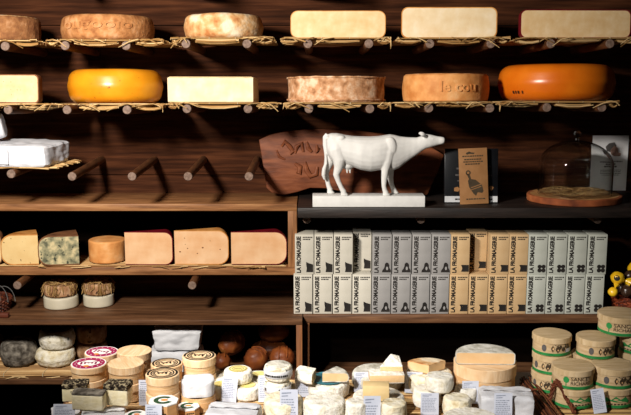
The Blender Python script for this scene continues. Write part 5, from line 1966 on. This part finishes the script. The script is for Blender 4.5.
def mont_at(X, Y, r, z0, h, label, art, yaw, price):
    t = thing('cheese_box', label, 'cheese box', (X, Y, z0), (0, 0, yaw), 'green-banded wooden boxes')
    lid = round_box(t, r, h, 0.0140, M['montwood'], M['montlid'], 1.055)
    m = MB().lathe([(r + 0.0001, 0.0), (r + 0.0006, 0.0003), (r + 0.0006, 0.0068), (r + 0.0001, 0.0072)], 56, (0, 0, 0.0012))
    m.build('green_band', M['green'], t)
    ro = r + 0.0007
    hb = h - 0.0140
    zA, zB = 0.0090, hb - 0.0010
    if art == 'text':
        m = MB()
        put_text(m, 'SANCEY', cyl(ro, zA + (zB - zA) * 0.58, zA + (zB - zA) * 1.0, R(-90 - 27), R(-90 + 33)), 0.006)
        put_text(m, 'RICHARD', cyl(ro, zA + (zB - zA) * 0.14, zA + (zB - zA) * 0.52, R(-90 - 27), R(-90 + 33)), 0.006)
        m.build('lettering', M['brownprint'], t, smooth=False)
        m = MB()
        f = cyl(ro, zA, zB, R(-90 - 50), R(-90 - 30))
        poly(m, disc_pts(0.5, 0.66, 0.42, 0.34, 14), f)
        poly(m, [(0.44, 0.0), (0.56, 0.0), (0.56, 0.4), (0.44, 0.4)], f)
        m.build('tree_emblem', M['green'], t, smooth=False)
        m = MB()
        f = cyl(ro, zA, zB, R(-90 + 50), R(-90 + 66))
        for k in range(9):
            a = 2 * PI * k / 9
            poly(m, [(0.5 + .1 * math.cos(a - .3), 0.5 + .1 * math.sin(a - .3)), (0.5 + .48 * math.cos(a), 0.5 + .48 * math.sin(a)), (0.5 + .1 * math.cos(a + .3), 0.5 + .1 * math.sin(a + .3))], f)
        m.build('flower_emblem', M['brownprint'], t, smooth=False)
    elif art == 'cows':
        m = MB()
        f = cyl(ro, zA, zB, R(-90 - 18), R(-90 + 52))
        # flourish with a dark cow and a running line
        for (cx, cy, rx, ry) in ((0.08, 0.5, 0.07, 0.30), (0.30, 0.45, 0.10, 0.34), (0.42, 0.7, 0.07, 0.2), (0.55, 0.42, 0.08, 0.22), (0.68, 0.5, 0.09, 0.32), (0.84, 0.62, 0.07, 0.24), (0.94, 0.4, 0.05, 0.2)):
            for k in range(2):
                pass
            pts = [(cx + rx * math.cos(2 * PI * k / 12) * (0.75 + 0.35 * (k % 3 == 0)), cy + 1.25 * ry * math.sin(2 * PI * k / 12) * (0.75 + 0.35 * (k % 2))) for k in range(12)]
            poly(m, pts, f)
        for u0 in (0.15, 0.62):
            pts = [(u0 + 0.22 * k / 8, 0.93 - 0.12 * math.sin(PI * k / 8)) for k in range(9)] + [(u0 + 0.22 * k / 8, 0.99 - 0.12 * math.sin(PI * k / 8)) for k in range(8, -1, -1)]
            poly(m, pts, f)
        m.build('illustration', M['brownprint'], t, smooth=False)
        m = MB()
        f2 = cyl(ro + 0.0002, zA, zB, R(-90 - 18), R(-90 + 52))
        poly(m, disc_pts(0.10, 0.5, 0.035, 0.16, 10), f2); poly(m, disc_pts(0.31, 0.35, 0.03, 0.1, 10), f2); poly(m, disc_pts(0.69, 0.45, 0.03, 0.13, 10), f2)
        m.build('illustration_lights', M['boxwood'], t, smooth=False)
        m = MB()
        f = cyl(ro, zA, zB, R(-90 - 48), R(-90 - 30))
        poly(m, disc_pts(0.5, 0.5, 0.42, 0.40, 14), f)
        m.build('seal', M['print_grey'], t, smooth=False)
    else:
        m = MB()
        f = cyl(ro, zA, zB, R(-90 - 40), R(-90 + 40))
        pts = [(0.05, 0.35), (0.12, 0.8), (0.3, 0.55), (0.45, 0.95), (0.62, 0.6), (0.8, 0.9), (0.95, 0.4), (0.9, 0.2), (0.75, 0.4), (0.5, 0.3), (0.25, 0.42), (0.1, 0.2)]
        sub_poly(m, pts, f, 3)
        m.build('green_swag', M['green'], t, smooth=False)
        m = MB()
        for k in range(6):
            sub_poly(m, [(0.15 + k * 0.12, 0.02), (0.23 + k * 0.12, 0.02), (0.23 + k * 0.12, 0.16), (0.15 + k * 0.12, 0.16)], f, 2)
        m.build('printing', M['brownprint'], t, smooth=False)
    if price:
        m = MB()
        sub_poly(m, [(0, 0), (1, 0), (1, 1), (0, 1)], cyl(ro + 0.0004, zA + 0.001, zA + 0.010, R(-90 + 30), R(-90 + 56)), 4)
        m.build('price_sticker', M['card'], t, smooth=False)
    return t


HB = 0.0465
LV = lambda n: ZC + n * (HB + 0.0012)
# stack b (left, three high)
(tb, cb, rb_) = mont(552, 333, 38.5, 2, 'green-banded box with a cow illustration, top of the left rear stack', 'cows', R(2), price=True)
mont_at(cb.x + 0.002, cb.y, rb_, LV(1), HB, 'green-banded box second from top in the left rear stack', 'cows', R(-28), False)
mont_at(cb.x + 0.001, cb.y, rb_, LV(0), HB, 'green-banded box at the bottom of the left rear stack', 'cows', R(-30), False)
# stack c (three high, middle)
(tc, cc, rc_) = mont(596, 335.8, 38.5, 2, 'green-banded box with cow illustration, top of the middle rear stack', 'cows', R(10))
mont_at(cc.x - 0.005, cc.y + 0.014, rc_, LV(1), HB, 'green-banded box second from top in the middle rear stack', 'swag', R(5), False)
mont_at(cc.x - 0.005, cc.y + 0.014, rc_, LV(0), HB, 'green-banded box at the bottom of the middle rear stack', 'text', R(5), False)
# front e (two high)
(te, ce, re_) = mont(573, 364.6, 42, 1, 'green-banded box with printed words and plain lid, front of the pile', 'text', R(7))
mont_at(ce.x + 0.002, ce.y, re_, LV(0), HB, 'green-banded box under the front box, behind the twig bundle', 'swag', R(10), False)
(tf, cf, rf_) = mont(613.5, 363.8, 42.5, 1, 'green-banded box at right front, on top of the box behind the tilted card', 'cows', R(4))
mont_at(cf.x, cf.y, rf_, LV(0), HB, 'green-banded box at the bottom right behind the tilted price card', 'swag', R(-3), False)
# right rear stack with the topmost
ci = on(647, 337, LV(2) + HB)
for k, lab in ((0, 'bottom'), (1, 'middle')):
    mont_at(ci.x, ci.y + 0.04, 0.05, LV(k), HB, 'green-banded box at the right edge, %s of the rearmost stack' % lab, 'swag', R(-35), False)
mont_at(ci.x, ci.y + 0.04, 0.05, LV(2), HB, 'green-banded box cut by the right edge, just under the topmost box', 'swag', R(-40), False)
(ta, ca, ra_) = mont(621, 312.6, 45, 3, 'topmost green-banded box with printed words and a tree, by the basket', 'text', R(-8), price=True)

# ------------------------------------------------------------- twig bundle
t = thing('twig_bundle', 'bundle of reddish-brown vine twigs lying between the parcel and the green-banded boxes', 'twigs', (on(545, 399, ZC).x - 0.014, on(545, 399, ZC).y - 0.014, ZC + 0.001), (0, 0, 0))
p0 = on(528, 382, ZC); p1 = on(563, 425, ZC)
cxy = Vector((t.location.x + 0.004, t.location.y + 0.008, ZC))
rr = random.Random(11)
mb = MB()
for i in range(18):
    offx = rr.uniform(-0.022, 0.006); zz_ = rr.uniform(0.003, 0.016) * (1 - abs(offx) / 0.04)
    a = p0 - cxy + Vector((offx, rr.uniform(-0.02, 0.02), zz_))
    b = p1 - cxy + Vector((offx * 1.2, rr.uniform(-0.02, 0.02), zz_))
    pts = [a + (b - a) * (k / 7) + Vector((rr.uniform(-1, 1), rr.uniform(-1, 1), rr.uniform(-0.6, 0.6))) * 0.0018 for k in range(8)]
    for q in pts:
        q.z = max(q.z, 0.003)
    mb.tube(pts, [rr.uniform(0.0016, 0.0028) for _ in pts], 6)
mb.build('twigs', M['twig'], t)
mb = MB()
q0 = p0 + (p1 - p0) * 0.35 - cxy
for k in range(3):
    pts = []
    for j in range(17):
        a = 2 * PI * j / 16
        pts.append(q0 + Vector((-0.008 + 0.019 * math.cos(a), 0.003 * k, 0.0095 + 0.0085 * math.sin(a))))
    mb.tube(pts, 0.0012, 5)
mb.build('tie', M['vine'], t)
t = thing('dried_vine', 'curled twisted dried vine in front of the green-banded boxes', 'vine', (on(560, 404, ZC).x, on(560, 404, ZC).y - 0.012, ZC), (0, 0, 0))
base = t.location.copy()
path = [at(553, 386, base.y - 0.002), at(556, 381, base.y - 0.005), at(561, 385, base.y - 0.008), at(564, 393, base.y - 0.012), at(568, 401, base.y - 0.018), at(572, 408, base.y - 0.03), at(574, 418, base.y - 0.05)]
cl = at(551, 395, base.y); cl2 = at(549, 402, base.y + 0.0)
path = [cl2, cl] + path
path = [Vector((p.x, p.y, max(p.z, ZC + 0.004))) - base for p in path]
dense = []
for i in range(len(path) - 1):
    for k in range(6):
        dense.append(path[i].lerp(path[i + 1], k / 6))
dense.append(path[-1])
mb = MB()
for ph_ in range(3):
    pts = []
    for i, p in enumerate(dense):
        a = i * 0.55 + ph_ * 2.1
        pts.append(p + Vector((math.cos(a), 0.4 * math.sin(a), math.sin(a))) * 0.0032 + Vector((noise.noise(p * 60) * 0.003, 0, noise.noise(p * 60 + Vector((7, 0, 0))) * 0.003)))
    for p in pts:
        p.z = max(p.z, 0.0025)
    mb.tube(pts, 0.0029, 6)
for i in range(4, len(dense), 5):
    d = Vector((rr.uniform(-1, 1), -0.3, rr.uniform(-0.6, 1))).normalized() * rr.uniform(0.008, 0.018)
    q = dense[i] + d
    q.z = max(q.z, 0.002)
    mb.tube([dense[i], dense[i] + d * 0.5, q], [0.0018, 0.0014, 0.0008], 5)
mb.build('stems', M['vine'], t)

# ------------------------------------------------------------------- lighting
W = bpy.data.worlds.new('World'); SC.world = W; W.use_nodes = True
W.node_tree.nodes['Background'].inputs[0].default_value = (1.0, 0.82, 0.66, 1)
W.node_tree.nodes['Background'].inputs[1].default_value = 0.008


def spot(name, loc, target, power, size, blend, color, radius):
    l = bpy.data.lights.new(name, 'SPOT')
    l.energy = power; l.spot_size = R(size); l.spot_blend = blend; l.color = color; l.shadow_soft_size = radius
    o = bpy.data.objects.new(name, l); COL.objects.link(o)
    o.location = loc
    o.rotation_euler = (Vector(target) - Vector(loc)).to_track_quat('-Z', 'Y').to_euler()
    return o


spot('shelf_spotlight', (-0.85, 1.40, 1.97), (-0.30, 3.1, 1.34), 188, 100, 0.85, (1.0, 0.94, 0.86), 0.11)
spot('counter_spotlight', (-0.75, 0.55, 2.0), (0.17, 2.12, 0.78), 190, 36, 0.7, (1.0, 0.96, 0.91), 0.06)

SC.view_settings.view_transform = 'Standard'
SC.view_settings.look = 'None'
SC.view_settings.gamma = 1.0
SC.view_settings.exposure = 0.25
SC.view_settings.use_curve_mapping = False
SC.cycles.max_bounces = 8
